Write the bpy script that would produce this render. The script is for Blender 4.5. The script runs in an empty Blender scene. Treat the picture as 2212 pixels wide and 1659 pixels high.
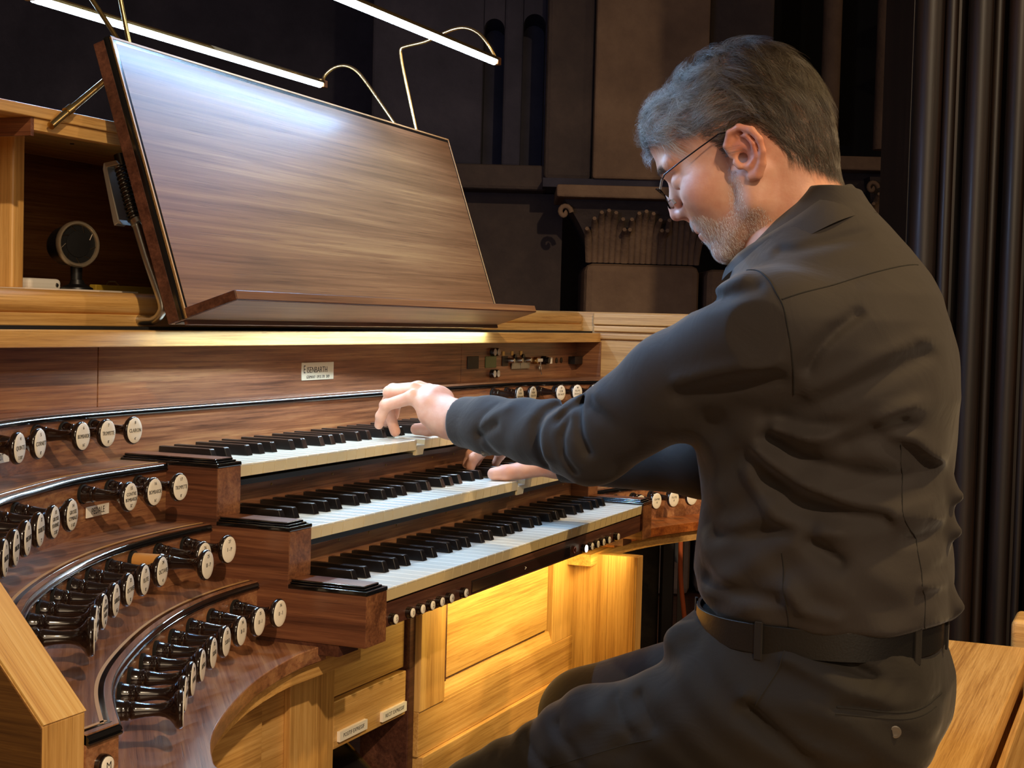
import bpy, bmesh, math, random
import numpy as np
from mathutils import Matrix, Vector
random.seed(3)
C = bpy.context.scene.collection
Z0 = 800.0            # height of the lowest manual's key tops above the floor, mm
def W(p): return Vector((p[0]*.001, p[1]*.001, (p[2]+Z0)*.001))

# ------------------------------------------------------------ camera
cam_d = bpy.data.cameras.new('camera'); cam = bpy.data.objects.new('camera', cam_d); C.objects.link(cam)
yaw, pit, rol = math.radians(67.015), math.radians(2.436), math.radians(1.526)
fw = Vector((math.sin(yaw)*math.cos(pit), math.cos(yaw)*math.cos(pit), -math.sin(pit)))
rt = Vector((math.cos(yaw), -math.sin(yaw), 0)); up = rt.cross(fw)
rt2 = rt*math.cos(rol)+up*math.sin(rol); up2 = -rt*math.sin(rol)+up*math.cos(rol)
M = Matrix((rt2, up2, -fw)).transposed().to_4x4(); M.translation = W((-1384.82, -722.62, 281.2)); cam.matrix_world = M
cam_d.sensor_width = 36; cam_d.lens = 3286.0/2212*36; cam_d.clip_start = .05; cam_d.clip_end = 100
bpy.context.scene.camera = cam

# ------------------------------------------------------------ world, exposure, lights
sc = bpy.context.scene
sc.view_settings.view_transform = 'Standard'; sc.view_settings.look = 'None'
sc.view_settings.exposure = 0.1; sc.view_settings.gamma = 1.0; sc.view_settings.use_curve_mapping = False
wd = bpy.data.worlds.new('church_night'); sc.world = wd; wd.use_nodes = True
wd.node_tree.nodes['Background'].inputs[0].default_value = (.9, .62, .42, 1)
wd.node_tree.nodes['Background'].inputs[1].default_value = .075
def area(name, loc, tgt, size, size_y, power, col, spread=180):
    l = bpy.data.lights.new(name, 'AREA'); l.shape = 'RECTANGLE'; l.size = size; l.size_y = size_y
    l.energy = power; l.color = col; l.spread = math.radians(spread)
    o = bpy.data.objects.new(name, l); C.objects.link(o); o.location = loc
    o.rotation_euler = (Vector(tgt)-Vector(loc)).to_track_quat('-Z', 'Y').to_euler(); return o
def spot(name, loc, tgt, power, col, ang, blend=.5, rad=.05):
    l = bpy.data.lights.new(name, 'SPOT'); l.energy = power; l.color = col; l.spot_size = math.radians(ang)
    l.spot_blend = blend; l.shadow_soft_size = rad
    o = bpy.data.objects.new(name, l); C.objects.link(o); o.location = loc
    o.rotation_euler = (Vector(tgt)-Vector(loc)).to_track_quat('-Z', 'Y').to_euler(); return o
WARM = (1.0, .75, .49)
# the church's own lamps: warm spots high up on the left behind, and one on the right behind
spot('church_lamp_left', (-3.1, -3.0, 3.9), (.2, -.1, .9), 600, WARM, 60, .6, .05)
spot('church_lamp_right', (1.9, -3.6, 3.2), (.4, -.5, .9), 90, WARM, 60, .6, .06)
spot('bench_lamp', (1.1, -1.9, 3.6), (.75, -.5, .5), 260, (1.0, .66, .27), 38, .7, .08)
spot('nave_lamp', (1.2, -3.4, 3.4), (4.6, .6, 2.0), 42, WARM, 70, .8, .1)
area('warm_fill', (-3.6, -2.7, 2.0), (.2, .2, 1.0), 2.4, 1.6, 34, WARM)  # soft warm fill added behind the camera to lift the shadows
# the pedal light under the key bed
area('pedal_light', (.57, .004, .745), (.57, .11, .712), .46, .02, 1.2, (1.0, .73, .24), 175)

# ------------------------------------------------------------ node helpers and materials
def newmat(name):
    m = bpy.data.materials.new(name); m.use_nodes = True
    return m, m.node_tree.nodes, m.node_tree.links, m.node_tree.nodes['Principled BSDF']
def lin(h):
    h = h.lstrip('#'); o = []
    for i in (0, 2, 4):
        v = int(h[i:i+2], 16)/255; o.append(v/12.92 if v <= .04045 else ((v+.055)/1.055)**2.4)
    return (*o, 1)
def plain(name, col, rough=.5, metal=0, coat=0, spec=.5, emit=None, es=0, bump=0, bscale=300):
    m, N, L, b = newmat(name)
    b.inputs['Base Color'].default_value = lin(col) if isinstance(col, str) else (*col, 1)
    b.inputs['Roughness'].default_value = rough; b.inputs['Metallic'].default_value = metal
    b.inputs['Coat Weight'].default_value = coat; b.inputs['Coat Roughness'].default_value = .08
    b.inputs['Specular IOR Level'].default_value = spec
    if emit: b.inputs['Emission Color'].default_value = (*emit, 1); b.inputs['Emission Strength'].default_value = es
    if bump:
        t = N.new('ShaderNodeTexCoord'); n = N.new('ShaderNodeTexNoise'); n.inputs['Scale'].default_value = bscale; n.inputs['Detail'].default_value = 4
        bp = N.new('ShaderNodeBump'); bp.inputs['Strength'].default_value = bump; bp.inputs['Distance'].default_value = .001
        L.new(t.outputs['Object'], n.inputs['Vector']); L.new(n.outputs['Fac'], bp.inputs['Height']); L.new(bp.outputs['Normal'], b.inputs['Normal'])
    return m
def ramp(N, pts):
    r = N.new('ShaderNodeValToRGB'); e = r.color_ramp.elements
    e[0].position, e[0].color = pts[0][0], lin(pts[0][1]); e[1].position, e[1].color = pts[-1][0], lin(pts[-1][1])
    for p, c in pts[1:-1]:
        x = e.new(p); x.color = lin(c)
    return r
def wood(name, rot, cols, fine=(6, 260, 260), band=(.9, 22, 22), rough=.35, coat=.25, pore=.35, bump=.15, dist=1.6, poredark='#2a1409'):
    """rot: euler degrees turning the grain (local x) ; cols: dark, mid, light"""
    m, N, L, b = newmat(name)
    tc = N.new('ShaderNodeTexCoord'); mp0 = N.new('ShaderNodeMapping'); mp0.vector_type = 'POINT'
    mp0.inputs['Rotation'].default_value = [math.radians(a) for a in rot]
    L.new(tc.outputs['Object'], mp0.inputs['Vector'])
    def layer(scale, s, det, dis=0.0, rg=.6):
        mp = N.new('ShaderNodeMapping'); mp.inputs['Scale'].default_value = scale
        n = N.new('ShaderNodeTexNoise'); n.inputs['Scale'].default_value = s; n.inputs['Detail'].default_value = det
        n.inputs['Distortion'].default_value = dis; n.inputs['Roughness'].default_value = rg
        L.new(mp0.outputs['Vector'], mp.inputs['Vector']); L.new(mp.outputs['Vector'], n.inputs['Vector']); return n
    a = layer(band, 1.0, 3, dist); f = layer(fine, 1.0, 5, .3, .7); p = layer((fine[0]*4, fine[1]*3, fine[2]*3), 1.0, 2, 0)
    mx = N.new('ShaderNodeMath'); mx.operation = 'MULTIPLY_ADD'; mx.inputs[1].default_value = .52
    L.new(f.outputs['Fac'], mx.inputs[0]); s2 = N.new('ShaderNodeMath'); s2.operation = 'MULTIPLY'; s2.inputs[1].default_value = .54
    L.new(a.outputs['Fac'], s2.inputs[0]); L.new(s2.outputs[0], mx.inputs[2])
    r = ramp(N, [(.40, cols[0]), (.53, cols[1]), (.66, cols[2])]); L.new(mx.outputs[0], r.inputs['Fac'])
    pr = ramp(N, [(.60, '#000000'), (.70, '#ffffff')]); L.new(p.outputs['Fac'], pr.inputs['Fac'])
    mm = N.new('ShaderNodeMix'); mm.data_type = 'RGBA'; mm.inputs['B'].default_value = lin(poredark)
    ml = N.new('ShaderNodeMath'); ml.operation = 'MULTIPLY'; ml.inputs[1].default_value = pore
    L.new(pr.outputs['Color'], ml.inputs[0]); L.new(ml.outputs[0], mm.inputs['Factor'])
    L.new(r.outputs['Color'], mm.inputs['A']); L.new(mm.outputs['Result'], b.inputs['Base Color'])
    bp = N.new('ShaderNodeBump'); bp.inputs['Strength'].default_value = bump; bp.inputs['Distance'].default_value = .0006; bp.invert = True
    L.new(pr.outputs['Color'], bp.inputs['Height']); L.new(bp.outputs['Normal'], b.inputs['Normal'])
    b.inputs['Roughness'].default_value = rough; b.inputs['Coat Weight'].default_value = coat; b.inputs['Coat Roughness'].default_value = .2
    return m
WAL = ('#553423', '#8a5b3e', '#ad7f55')
WALD = ('#40241a', '#6b412d', '#8c5b3e')
MAT = {}
MAT['walnut_x'] = wood('walnut_x', (0, 0, 0), WAL)
MAT['walnut_y'] = wood('walnut_y', (0, 0, 90), WALD)
MAT['walnut_z'] = wood('walnut_z', (0, 78, 90), ('#56331f', '#7d5034', '#9c6c47'))
MAT['walnut_diag'] = wood('walnut_diag', (0, 0, -38), ('#643f2a', '#936243', '#b28259'), rough=.3, coat=.4)
MAT['walnut_edge'] = wood('walnut_edge', (0, 0, -30), ('#6e3518', '#93501f', '#b36a32'))
MAT['walnut_desk'] = wood('walnut_desk', (0, 0, 0), ('#75502f', '#926640', '#ad8050'), fine=(2.5, 170, 170), band=(.35, 20, 20), rough=.46, coat=.22, pore=.28, dist=2.2)
MAT['walnut_red'] = wood('walnut_red', (0, 0, 0), ('#3a1d15', '#523024', '#6b4232'), rough=.42, coat=.15)
OAK = ('#a5763c', '#cc9c57', '#e2b56f')
MAT['oak_x'] = wood('oak_x', (0, 0, 0), OAK, fine=(8, 420, 420), band=(1.5, 40, 40), rough=.45, coat=.12, pore=.3, dist=.6, poredark='#6e451d')
MAT['oak_y'] = wood('oak_y', (0, 0, 90), OAK, fine=(8, 420, 420), band=(1.5, 40, 40), rough=.45, coat=.12, pore=.3, dist=.6, poredark='#6e451d')
MAT['oak_z'] = wood('oak_z', (0, 90, 0), OAK, fine=(8, 420, 420), band=(1.5, 34, 34), rough=.45, coat=.12, pore=.3, dist=.9, poredark='#6e451d')
MAT['oak_cap'] = wood('oak_cap', (-47, 0, -90), ('#cf9a50', '#e6b767', '#f2cb80'), fine=(6, 300, 300), band=(1.0, 60, 60), rough=.45, coat=.12, pore=.25, dist=.3, poredark='#8a5a26')
MAT['oak_shade'] = wood('oak_shade', (0, 0, 90), ('#4c3015', '#64421d', '#7b5527'), fine=(8, 420, 420), band=(1.5, 40, 40), rough=.5, coat=.05, pore=.3, poredark='#3a230e')  # darker copy of the oak, holding the outer wing's shade
MAT['cab_in'] = wood('cab_in', (0, 0, 0), ('#6a4022', '#8a5932', '#a36f40'), rough=.55, coat=.05)
MAT['black'] = plain('black_lacquer', '#0a0909', .16, coat=.6)
MAT['ebony'] = plain('ebony', '#120d0b', .3, coat=.25, bump=.12, bscale=500)
MAT['knob'] = plain('turned_ebony', '#1a0f0b', .17, coat=.7)
MAT['felt'] = plain('black_felt', '#0c0a09', .95, bump=.8, bscale=900)
MAT['key'] = plain('bone_white', '#e9e8dc', .22, coat=.35)
MAT['keyfront'] = plain('key_front_cream', '#d8c69a', .4)
MAT['rawwood'] = plain('key_limewood', '#c9a25e', .6)
MAT['ivory'] = plain('ivory_face', '#fbf5e6', .35, coat=.2)
MAT['ink'] = plain('engraving_ink', '#15100c', .6)
MAT['inlay'] = plain('maple_inlay', '#c79a62', .4)
MAT['brass'] = plain('satin_brass', '#b59a63', .28, 1)
MAT['chrome'] = plain('satin_steel', '#b9b7b0', .3, 1)
MAT['darkmetal'] = plain('dark_metal', '#3a332c', .35, .9)
MAT['plastic'] = plain('black_plastic', '#0c0c0d', .4)
MAT['white'] = plain('white_plastic', '#d6d2c8', .4)
MAT['orangewood'] = plain('pale_turned_wood', '#c98f4c', .35, coat=.3)
MAT['led'] = plain('led_diffuser', '#ffffff', .5, emit=(.62, .82, 1.0), es=16)
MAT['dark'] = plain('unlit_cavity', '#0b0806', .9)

# ------------------------------------------------------------ mesh helpers (all input in mm)
class MB:
    def __init__(s): s.v = []; s.f = []
    def add(s, vs, fs):
        o = len(s.v); s.v += [tuple(v) for v in vs]; s.f += [tuple(i+o for i in f) for f in fs]; return s
    def box(s, x0, x1, y0, y1, z0, z1):
        return s.add([(x0,y0,z0),(x1,y0,z0),(x1,y1,z0),(x0,y1,z0),(x0,y0,z1),(x1,y0,z1),(x1,y1,z1),(x0,y1,z1)],
                     [(3,2,1,0),(4,5,6,7),(0,1,5,4),(1,2,6,5),(2,3,7,6),(3,0,4,7)])
    def prism(s, poly, ax, a, b):
        """poly: 2-D outline in the two other axes (cyclic order), ax: 0/1/2, from a to b"""
        n = len(poly)
        def P(p, t):
            if ax == 0: return (t, p[0], p[1])
            if ax == 1: return (p[0], t, p[1])
            return (p[0], p[1], t)
        s.add([P(p, a) for p in poly]+[P(p, b) for p in poly],
              [tuple(range(n))[::-1], tuple(range(n, 2*n))]+[(i, (i+1) % n, n+(i+1) % n, n+i) for i in range(n)]); return s
    def sweep(s, path, prof, closed_prof=True):
        """path: plan points (x,y,z0); prof: (n, z) with n along outward plan normal (towards the player)"""
        P = np.array(path, float); m = len(P); k = len(prof); vs = []
        for i in range(m):
            t = P[min(i+1, m-1)]-P[max(i-1, 0)]; t[2] = 0; t /= np.linalg.norm(t)
            nn = np.array([t[1], -t[0], 0]);
            if nn[1] > 0: nn = -nn
            for a, b in prof: vs.append(P[i]+nn*a+np.array([0, 0, b]))
        fs = []
        for i in range(m-1):
            for j in range(k if closed_prof else k-1):
                a = i*k+j; b = i*k+(j+1) % k; fs.append((a, b, b+k, a+k))
        if closed_prof: fs.append(tuple(range(k))); fs.append(tuple(range((m-1)*k, m*k))[::-1])
        return s.add(vs, fs)
    def tube(s, pts, r, n=12, cap=True):
        P = [np.array(p, float) for p in pts]; m = len(P); R = r if hasattr(r, '__len__') else [r]*m
        up0 = np.array([0, 0, 1.]); vs = []; u = None
        for i in range(m):
            t = P[min(i+1, m-1)]-P[max(i-1, 0)]; t /= np.linalg.norm(t)
            if u is None:
                u = np.cross(t, up0)
                if np.linalg.norm(u) < .1: u = np.cross(t, [1, 0, 0])
            u = u-t*(u@t); u /= np.linalg.norm(u); w = np.cross(t, u)
            for j in range(n):
                a = 2*math.pi*j/n; vs.append(P[i]+(u*math.cos(a)+w*math.sin(a))*R[i])
        fs = [(i*n+j, i*n+(j+1) % n, (i+1)*n+(j+1) % n, (i+1)*n+j) for i in range(m-1) for j in range(n)]
        if cap: fs += [tuple(range(n))[::-1], tuple(range((m-1)*n, m*n))]
        return s.add(vs, fs)
    def lathe(s, prof, o=(0, 0, 0), ax=(0, 0, 1), n=24, capa=True, capb=True):
        ax = np.array(ax, float); ax /= np.linalg.norm(ax); o = np.array(o, float)
        u = np.cross(ax, [0, 0, 1.]);
        if np.linalg.norm(u) < .1: u = np.cross(ax, [1., 0, 0])
        u /= np.linalg.norm(u); w = np.cross(ax, u); m = len(prof); vs = []
        for t, r in prof:
            for j in range(n):
                a = 2*math.pi*j/n; vs.append(o+ax*t+(u*math.cos(a)+w*math.sin(a))*r)
        fs = [(i*n+j, i*n+(j+1) % n, (i+1)*n+(j+1) % n, (i+1)*n+j) for i in range(m-1) for j in range(n)]
        if capa: fs.append(tuple(range(n))[::-1])
        if capb: fs.append(tuple(range((m-1)*n, m*n)))
        return s.add(vs, fs)
    def mesh(s, name, org=(0, 0, 0)):
        me = bpy.data.meshes.new(name)
        me.from_pydata([((v[0]-org[0])*.001, (v[1]-org[1])*.001, (v[2]-org[2])*.001) for v in s.v], [], s.f)
        bm = bmesh.new(); bm.from_mesh(me); bmesh.ops.recalc_face_normals(bm, faces=bm.faces); bm.to_mesh(me); bm.free()
        return me
    def build(s, name, mat, parent=None, org=None, smooth=None, bev=0, seg=2):
        """org: the thing's base in mm (its Empty); children keep coordinates relative to the parent's origin"""
        base = tuple(parent['org']) if parent is not None else (org or (0, 0, 0))
        me = s.mesh(name, base); me.materials.append(MAT[mat] if isinstance(mat, str) else mat)
        o = bpy.data.objects.new(name, me); C.objects.link(o)
        if parent is not None: o.parent = parent; o['org'] = base
        else: o.location = W(base); o['org'] = base
        if smooth is not None:
            me.shade_smooth(); me.set_sharp_from_angle(angle=math.radians(smooth))
        if bev:
            b = o.modifiers.new('edge', 'BEVEL'); b.width = bev*.001; b.segments = seg; b.limit_method = 'ANGLE'; b.angle_limit = math.radians(35)
            b.harden_normals = False
        return o
def tag(o, label=None, cat=None, group=None, kind=None):
    if label: o['label'] = label
    if cat: o['category'] = cat
    if group: o['group'] = group
    if kind: o['kind'] = kind
    return o
def empty(name, org, label=None, cat=None, group=None, kind=None):
    o = bpy.data.objects.new(name, None); C.objects.link(o); o.location = W(org); o['org'] = tuple(org); o.empty_display_size = .02
    return tag(o, label, cat, group, kind)
def text(body, pos, n, up_, size, mat, parent, name='lettering', sx=1.0, ext=.12, align='CENTER'):
    """engraved or printed words: pos in mm, n facing normal, up_ vector, size in mm"""
    cu = bpy.data.curves.new(name, 'FONT'); cu.body = body; cu.size = size*.001; cu.align_x = align; cu.align_y = 'CENTER'
    cu.extrude = ext*.001; cu.resolution_u = 2; cu.space_line = .85; cu.offset = -0.000006*size
    cu.materials.append(MAT[mat]); o = bpy.data.objects.new(name, cu); C.objects.link(o)
    n = Vector(n).normalized(); u = Vector(up_); u = (u-n*u.dot(n)).normalized(); r = u.cross(n)
    base = parent['org'] if parent is not None else (0, 0, 0)
    m = Matrix((r*sx, u, n)).transposed().to_4x4(); m.translation = Vector(((pos[0]-base[0])*.001, (pos[1]-base[1])*.001, (pos[2]-base[2])*.001))
    if parent is not None: o.parent = parent
    o.matrix_local = m
    dg = bpy.context.evaluated_depsgraph_get(); me = bpy.data.meshes.new_from_object(o.evaluated_get(dg)); bpy.data.objects.remove(o)
    q = bpy.data.objects.new(name, me); C.objects.link(q); q.parent = parent; q.matrix_local = m; return q
def catmull(P, n=8):
    P = np.array(P, float); out = []
    for i in range(len(P)-1):
        p1, p2 = P[i], P[i+1]; p0 = P[i-1] if i else 2*p1-p2; p3 = P[i+2] if i+2 < len(P) else 2*p2-p1
        for k in range(n):
            t = k/n; out.append(.5*((2*p1)+(-p0+p2)*t+(2*p0-5*p1+4*p2-p3)*t*t+(-p0+3*p1-3*p2+p3)*t**3))
    out.append(P[-1]); return np.array(out)
def relax(c, it=40):
    c = np.array(c, float)
    for _ in range(it): c[1:-1] = .25*c[:-2]+.5*c[1:-1]+.25*c[2:]
    return c

# ============================================================ THE CONSOLE
XL, XR = -43.5, 889.5                       # outer faces of the key cheeks
WLX, WRX = -587.0, 1433.0                   # inner faces of the side wings
RIS = {'D': [(-43.5,127),(-80,127),(-131,122),(-187,111),(-247,93),(-303,71),(-353,48),(-395,27),(-433,6),(-470,-18),(-509,-49),(-553,-89)],
       'C': [(-43.5,186),(-71,187),(-133,183),(-194,175),(-265,157),(-325,134),(-386,108),(-447,75),(-480,55),(-540,10),(-587,-32)],
       'B': [(-43.5,243),(-107,241),(-168,236),(-214,229),(-264,215),(-317,196),(-364,181),(-420,155),(-480,122),(-540,85),(-587,54)],
       'A': [(-43.5,302),(-90,300),(-164,295),(-230,284),(-300,262),(-360,240),(-450,205),(-540,160),(-587,135)]}
LEV = {'D': (-58, 3.0), 'C': (3.0, 58.5), 'B': (58.5, 119), 'A': (119, 174)}
con = empty('organ_console', (423, 330, -800), 'large walnut and oak organ console with curved terraces of stop knobs', 'organ console')
curve = {k: relax(catmull(v)) for k, v in RIS.items()}
def mir(P): return [(846-p[0], *p[1:]) for p in P]
BEAD = [(-9.5,0),(-5.5,.2),(-4.6,-1),(-3.6,-1),(-2.4,-.3),(-.2,-.8),(1.8,-2.4),(2.6,-4.2),(1.6,-5.4),(2.8,-6.2),(2.6,-7.4),(-.6,-7.4),(-.6,-7),(-9.5,-7)]
INL = [(-12.3,.25),(-9.5,.25),(-9.5,-1),(-12.3,-1)]
for side in (0, 1):
    for k in 'DCBA':
        z0, z1 = LEV[k]; c = [tuple(p) for p in curve[k]]
        if k == 'D': c = c+[(-587, -89)]
        poly = c+[(WLX, 334), (XL, 334)]
        if side: c, poly = mir(c), mir(poly)
        MB().prism(poly, 2, z0+.02, z1).build('stop_terrace', 'walnut_x' if k != 'D' else 'walnut_diag', con, smooth=30)
        cc = c[:-1] if k == 'D' else c
        MB().sweep([(p[0], p[1], z1) for p in cc], BEAD).build('black_moulding', 'black', con, smooth=40)
        if k != 'A': MB().sweep([(p[0], p[1], z1) for p in cc], INL).build('maple_inlay', 'inlay', con)
        if k == 'D':
            e = [(-553, -89, z1), (-587, -89, z1)]; e = mir(e) if side else e
            MB().sweep(e, BEAD).build('black_moulding', 'black', con, smooth=40)
            MB().sweep(e, INL).build('maple_inlay', 'inlay', con)
# centre fascia over the top manual
MB().box(XL, XR, 302, 334, 118, 174).build('fascia_board', 'walnut_x', con)
MB().sweep([(XL+.5, 302, 174), (XR-.5, 302, 174)], BEAD).build('black_moulding', 'black', con, smooth=40)
# base slab (key bed wings)
sl = relax(catmull([(-27,53),(-60,54),(-96,52),(-180,36),(-260,9),(-331,-20),(-380,-46),(-421,-76),(-440,-95),(-462,-150),(-470,-230)]), 10)
for side in (0, 1):
    poly = [tuple(p) for p in sl]+[(WLX, -230), (WLX, 334), (-27, 334)]
    if side: poly = mir(poly)
    MB().prism(poly, 2, -74, -58).build('console_table', 'walnut_diag' if not side else 'walnut_edge', con, smooth=30, bev=1)
    ap = [(p[0]-8, p[1]+9) for p in sl[:60:4]]+[(WLX, -100), (WLX, 300), (60, 300), (60, 60)]
    if side: ap = mir(ap)
    MB().prism(ap, 2, -92, -74.2).build('table_apron', 'oak_x', con, smooth=30)
# cheeks: stepped blocks at both ends of the manuals
st = [(-1,-54),(-1,-1),(90,-1),(90,57),(178.5,57),(178.5,117),(302,117),(302,-54)]
for a, b in ((XL, 0), (846, XR)):
    MB().prism(st, 0, a, b).build('key_cheek', 'walnut_y', con, bev=.6)
    MB().box(a+.4, b-.4, -1.6, -.9, -53.6, -1.2).build('cheek_front', 'walnut_z', con)
    MB().box(a+.4, b-.4, 89.4, 90.1, 8, 56.6).build('cheek_front', 'walnut_z', con)
    MB().box(a+.4, b-.4, 177.9, 178.6, 66, 116.6).build('cheek_front', 'walnut_z', con)
    for y0, y1, z in ((-1, 90, -1), (90, 178.5, 57), (178.5, 302, 117)):
        for (i0, h0, h1) in ((0, 0, 4.5), (3.2, 4.5, 6.4), (5.6, 6.4, 8.6)):
            MB().box(a+i0-.8*(i0 == 0), b-i0+.8*(i0 == 0), y0+i0-1.2*(i0 == 0), y1, z+h0, z+h1).build('black_moulding', 'black', con, bev=1.1, seg=3)
        MB().box(a+7, b-7, y0+7, y1, z+8.5, z+8.9).build('cap_inlay', 'walnut_y', con)
    MB().box(a+1, b-1, 30, 250, -66, -54).build('cheek_block', 'walnut_red', con)
# boards behind the keys, felt strips
for z, y in ((0, 0), (57, 90)):
    MB().box(0.2, 845.8, y+118, y+130, z-20, z+44).build('riser_board', 'walnut_x', con)
    MB().box(0.2, 845.8, y+95, y+118, z+37, z+43).build('key_frame', 'plastic', con)
    for i in range(12): MB().lathe([(0, 1.6), (.6, 1.5), (.9, .8)], (40+i*70, y+118, z+28), (0, -1, 0), 10).build('screw', 'brass', con)
MB().box(0.2, 845.8, 6, 60, -30, -16).build('key_frame', 'plastic', con)
# piston rail
MB().box(0.2, 845.8, 2.5, 22, -41.5, -16.5).build('piston_rail', 'walnut_red', con, bev=.5)
MB().box(221, 541, 1.9, 4, -38.3, -25.6).build('indicator_window', plain('smoked_window', '#2a1712', .12, coat=.8), con, bev=.4)
MB().box(219.6, 542.4, 2.2, 3, -39.6, -24.4).build('window_frame', 'plastic', con)
text('V', (384, 1.8, -32), (0, -1, 0), (-1, 0, 0), 8, 'ivory', con, sx=.8)
# nameboard in three panels
for a, b in ((WLX, XL-.8), (XL+.8, XR-.8), (XR+.8, WRX)):
    MB().box(a, b, 334, 348, 174, 246).build('name_board', 'walnut_x', con, bev=.5)
MB().box(1428.5, WRX, 284, 334, 174, 241).build('jamb_panel', 'walnut_z', con)
pl = MB().box(381.5, 466.5, 332.8, 334, 191.5, 215.5).build('maker_plate', plain('silvered_plate', '#d8cdb0', .35, .2), con, bev=.3)
text('E', (385.2, 332.7, 205.8), (0, -1, 0), (0, 0, 1), 15.5, 'ink', pl, sx=.72, align='LEFT')
text('ISENBARTH', (393.8, 332.7, 205), (0, -1, 0), (0, 0, 1), 11.6, 'ink', pl, sx=.93, align='LEFT')
text('GERMANY  OPUS 378  2009', (424, 332.7, 195.6), (0, -1, 0), (0, 0, 1), 6.0, 'ink', pl, sx=.86)
def plate(x, y, z, w, h, nx, words, size, mat='ivory', thick=1.2, sx=.85):
    n = np.array([nx, -1, 0.]); n /= np.linalg.norm(n); r = np.array([-n[1], n[0], 0])
    o = np.array([x, y, z], float); vs = []
    for s in (0, thick):
        for a, b in ((-w/2, -h/2), (w/2, -h/2), (w/2, h/2), (-w/2, h/2)): vs.append(o+n*s+r*a+np.array([0, 0, b]))
    p = MB().add(vs, [(0,1,2,3),(4,5,6,7),(0,1,5,4),(1,2,6,5),(2,3,7,6),(3,0,4,7)]).build('division_plate', mat, con)
    q = o+n*(thick+.05); text(words, q, n, (0, 0, 1), size, 'ink', p, sx=sx); return p
# cornice, shelf mouldings
MB().box(WLX, 1431, 285, 340, 241, 258.6).build('cornice_board', 'oak_x', con, bev=1.2)
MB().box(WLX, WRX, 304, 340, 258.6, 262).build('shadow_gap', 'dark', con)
MB().box(WLX, 1421, 322, 480, 262, 275).build('shelf_board', 'oak_x', con, bev=.8)
nose = [(480,275),(327,275),(324.5,278),(323.5,283),(324,288),(326,293),(330,297),(336,299),(480,299)]
MB().prism(nose, 0, WLX, 1425).build('bullnose_moulding', 'oak_x', con, smooth=60)
# right and left wings of the case
wing = [(-88,-800),(-88,18),(-14,97),(100,219),(100,300),(480,300),(480,-800)]
MB().prism(wing, 0, -628, WLX).build('side_wing', 'oak_z', con, bev=1)
MB().prism([(-88,-92),(-88,18),(-14,97),(100,219),(100,300),(480,300),(480,-92)], 0, WRX, 1475).build('side_wing', 'oak_y', con, bev=1)
MB().prism([(300,-800),(300,-92),(480,-92),(480,-800)], 0, WRX, 1475).build('side_wing_foot', 'oak_y', con)
e = [(-88.3,17),(-13,97.6),(100,219.4),(100,226),(-21,97),(-88.3,25)]
MB().prism([(-88,18.2),(-14,97.2),(99.5,219.4),(98.5,220.4),(-15,98.2),(-89,19)], 0, -628, WLX).build('wing_cap', 'oak_cap', con)
# shade on the left wing's outer face, put in as a darker sheet
MB().prism([(-87.5,-799),(-87.5,16.6),(-14,95.4),(99,216),(99,299),(479,299),(479,-799)], 0, -629.2, -628).build('wing_side_shade', 'oak_shade', con)
for z0, z1, t in ((275, 298, 9), (262, 273.5, 7), (247, 258.5, 7)):
    MB().box(WRX-t, WRX, 100, 300, z0, z1).build('wing_moulding', 'oak_y', con, bev=2.5, seg=3)
# knee panels (Y = 110) : left door with swell opening, stile, framed panel, return walls
K = 110
MB().box(-587, 72, K, K+14, -800, -92).build('knee_board', 'oak_x', con)
MB().box(-587, -70, K-9, K, -800, -92).build('curved_apron_panel', 'oak_x', con, bev=1)
MB().box(-14, 66, K-8, K, -800, -92).build('knee_stile', 'oak_z', con, bev=1)
MB().box(72, 262, K, K+14, -146, -60).build('knee_board', 'oak_x', con)
MB().box(86, 262, K-4, K+10, -204, -150).build('knee_rail', 'oak_x', con, bev=1)
MB().box(72, 86, K-4, K+10, -800, -60).build('knee_stile', 'oak_z', con, bev=1)
MB().box(266, 282, K-6, K+60, -800, -60).build('opening_side', 'walnut_red', con, bev=1)
MB().box(86, 266, K+150, K+160, -800, -200).build('opening_back', 'dark', con)
MB().box(282, 352, K-14, K+8, -206, -60).build('knee_stile', 'oak_z', con, bev=1)
MB().box(356, 372, K-6, K+8, -206, -60).build('panel_gap', 'walnut_red', con)
MB().box(372, 722, K-6, K+8, -182, -60).build('knee_panel', 'oak_x', con, bev=.8)
MB().box(372, 722, K-3, K+8, -186, -182).build('panel_gap', 'walnut_red', con)
MB().box(730, 818, K-12, K+8, -206, -60).build('knee_stile', 'oak_z', con, bev=1)
MB().prism([(K-12,-203),(K-6,-186),(K+8,-186),(K+8,-206),(K-12,-206)], 0, 352, 730).build('knee_chamfer', 'oak_x', con)
MB().box(282, 818, K-12.5, K+8, -262, -206).build('knee_rail', 'oak_x', con, bev=1)
MB().box(286, 818, K-18, K+8, -800, -262.5).build('knee_plinth', 'oak_x', con, bev=1)
MB().box(818, 846, -4, K, -800, -77).build('return_wall', 'oak_z', con, bev=1)
MB().box(816.5, 818, 0, 42, -800, -77).build('return_board', 'oak_z', con)
MB().box(816.5, 818, 43, K, -800, -77).build('return_board', 'oak_z', con)
plate(126, K-4, -191, 64, 11.5, 0, 'POSITIF EXPRESSIF', 6.6, sx=.92, thick=4)
plate(227, K-4, -192.5, 62, 11.5, 0, 'RECIT EXPRESSIF', 6.6, sx=1.0, thick=4)
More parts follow.
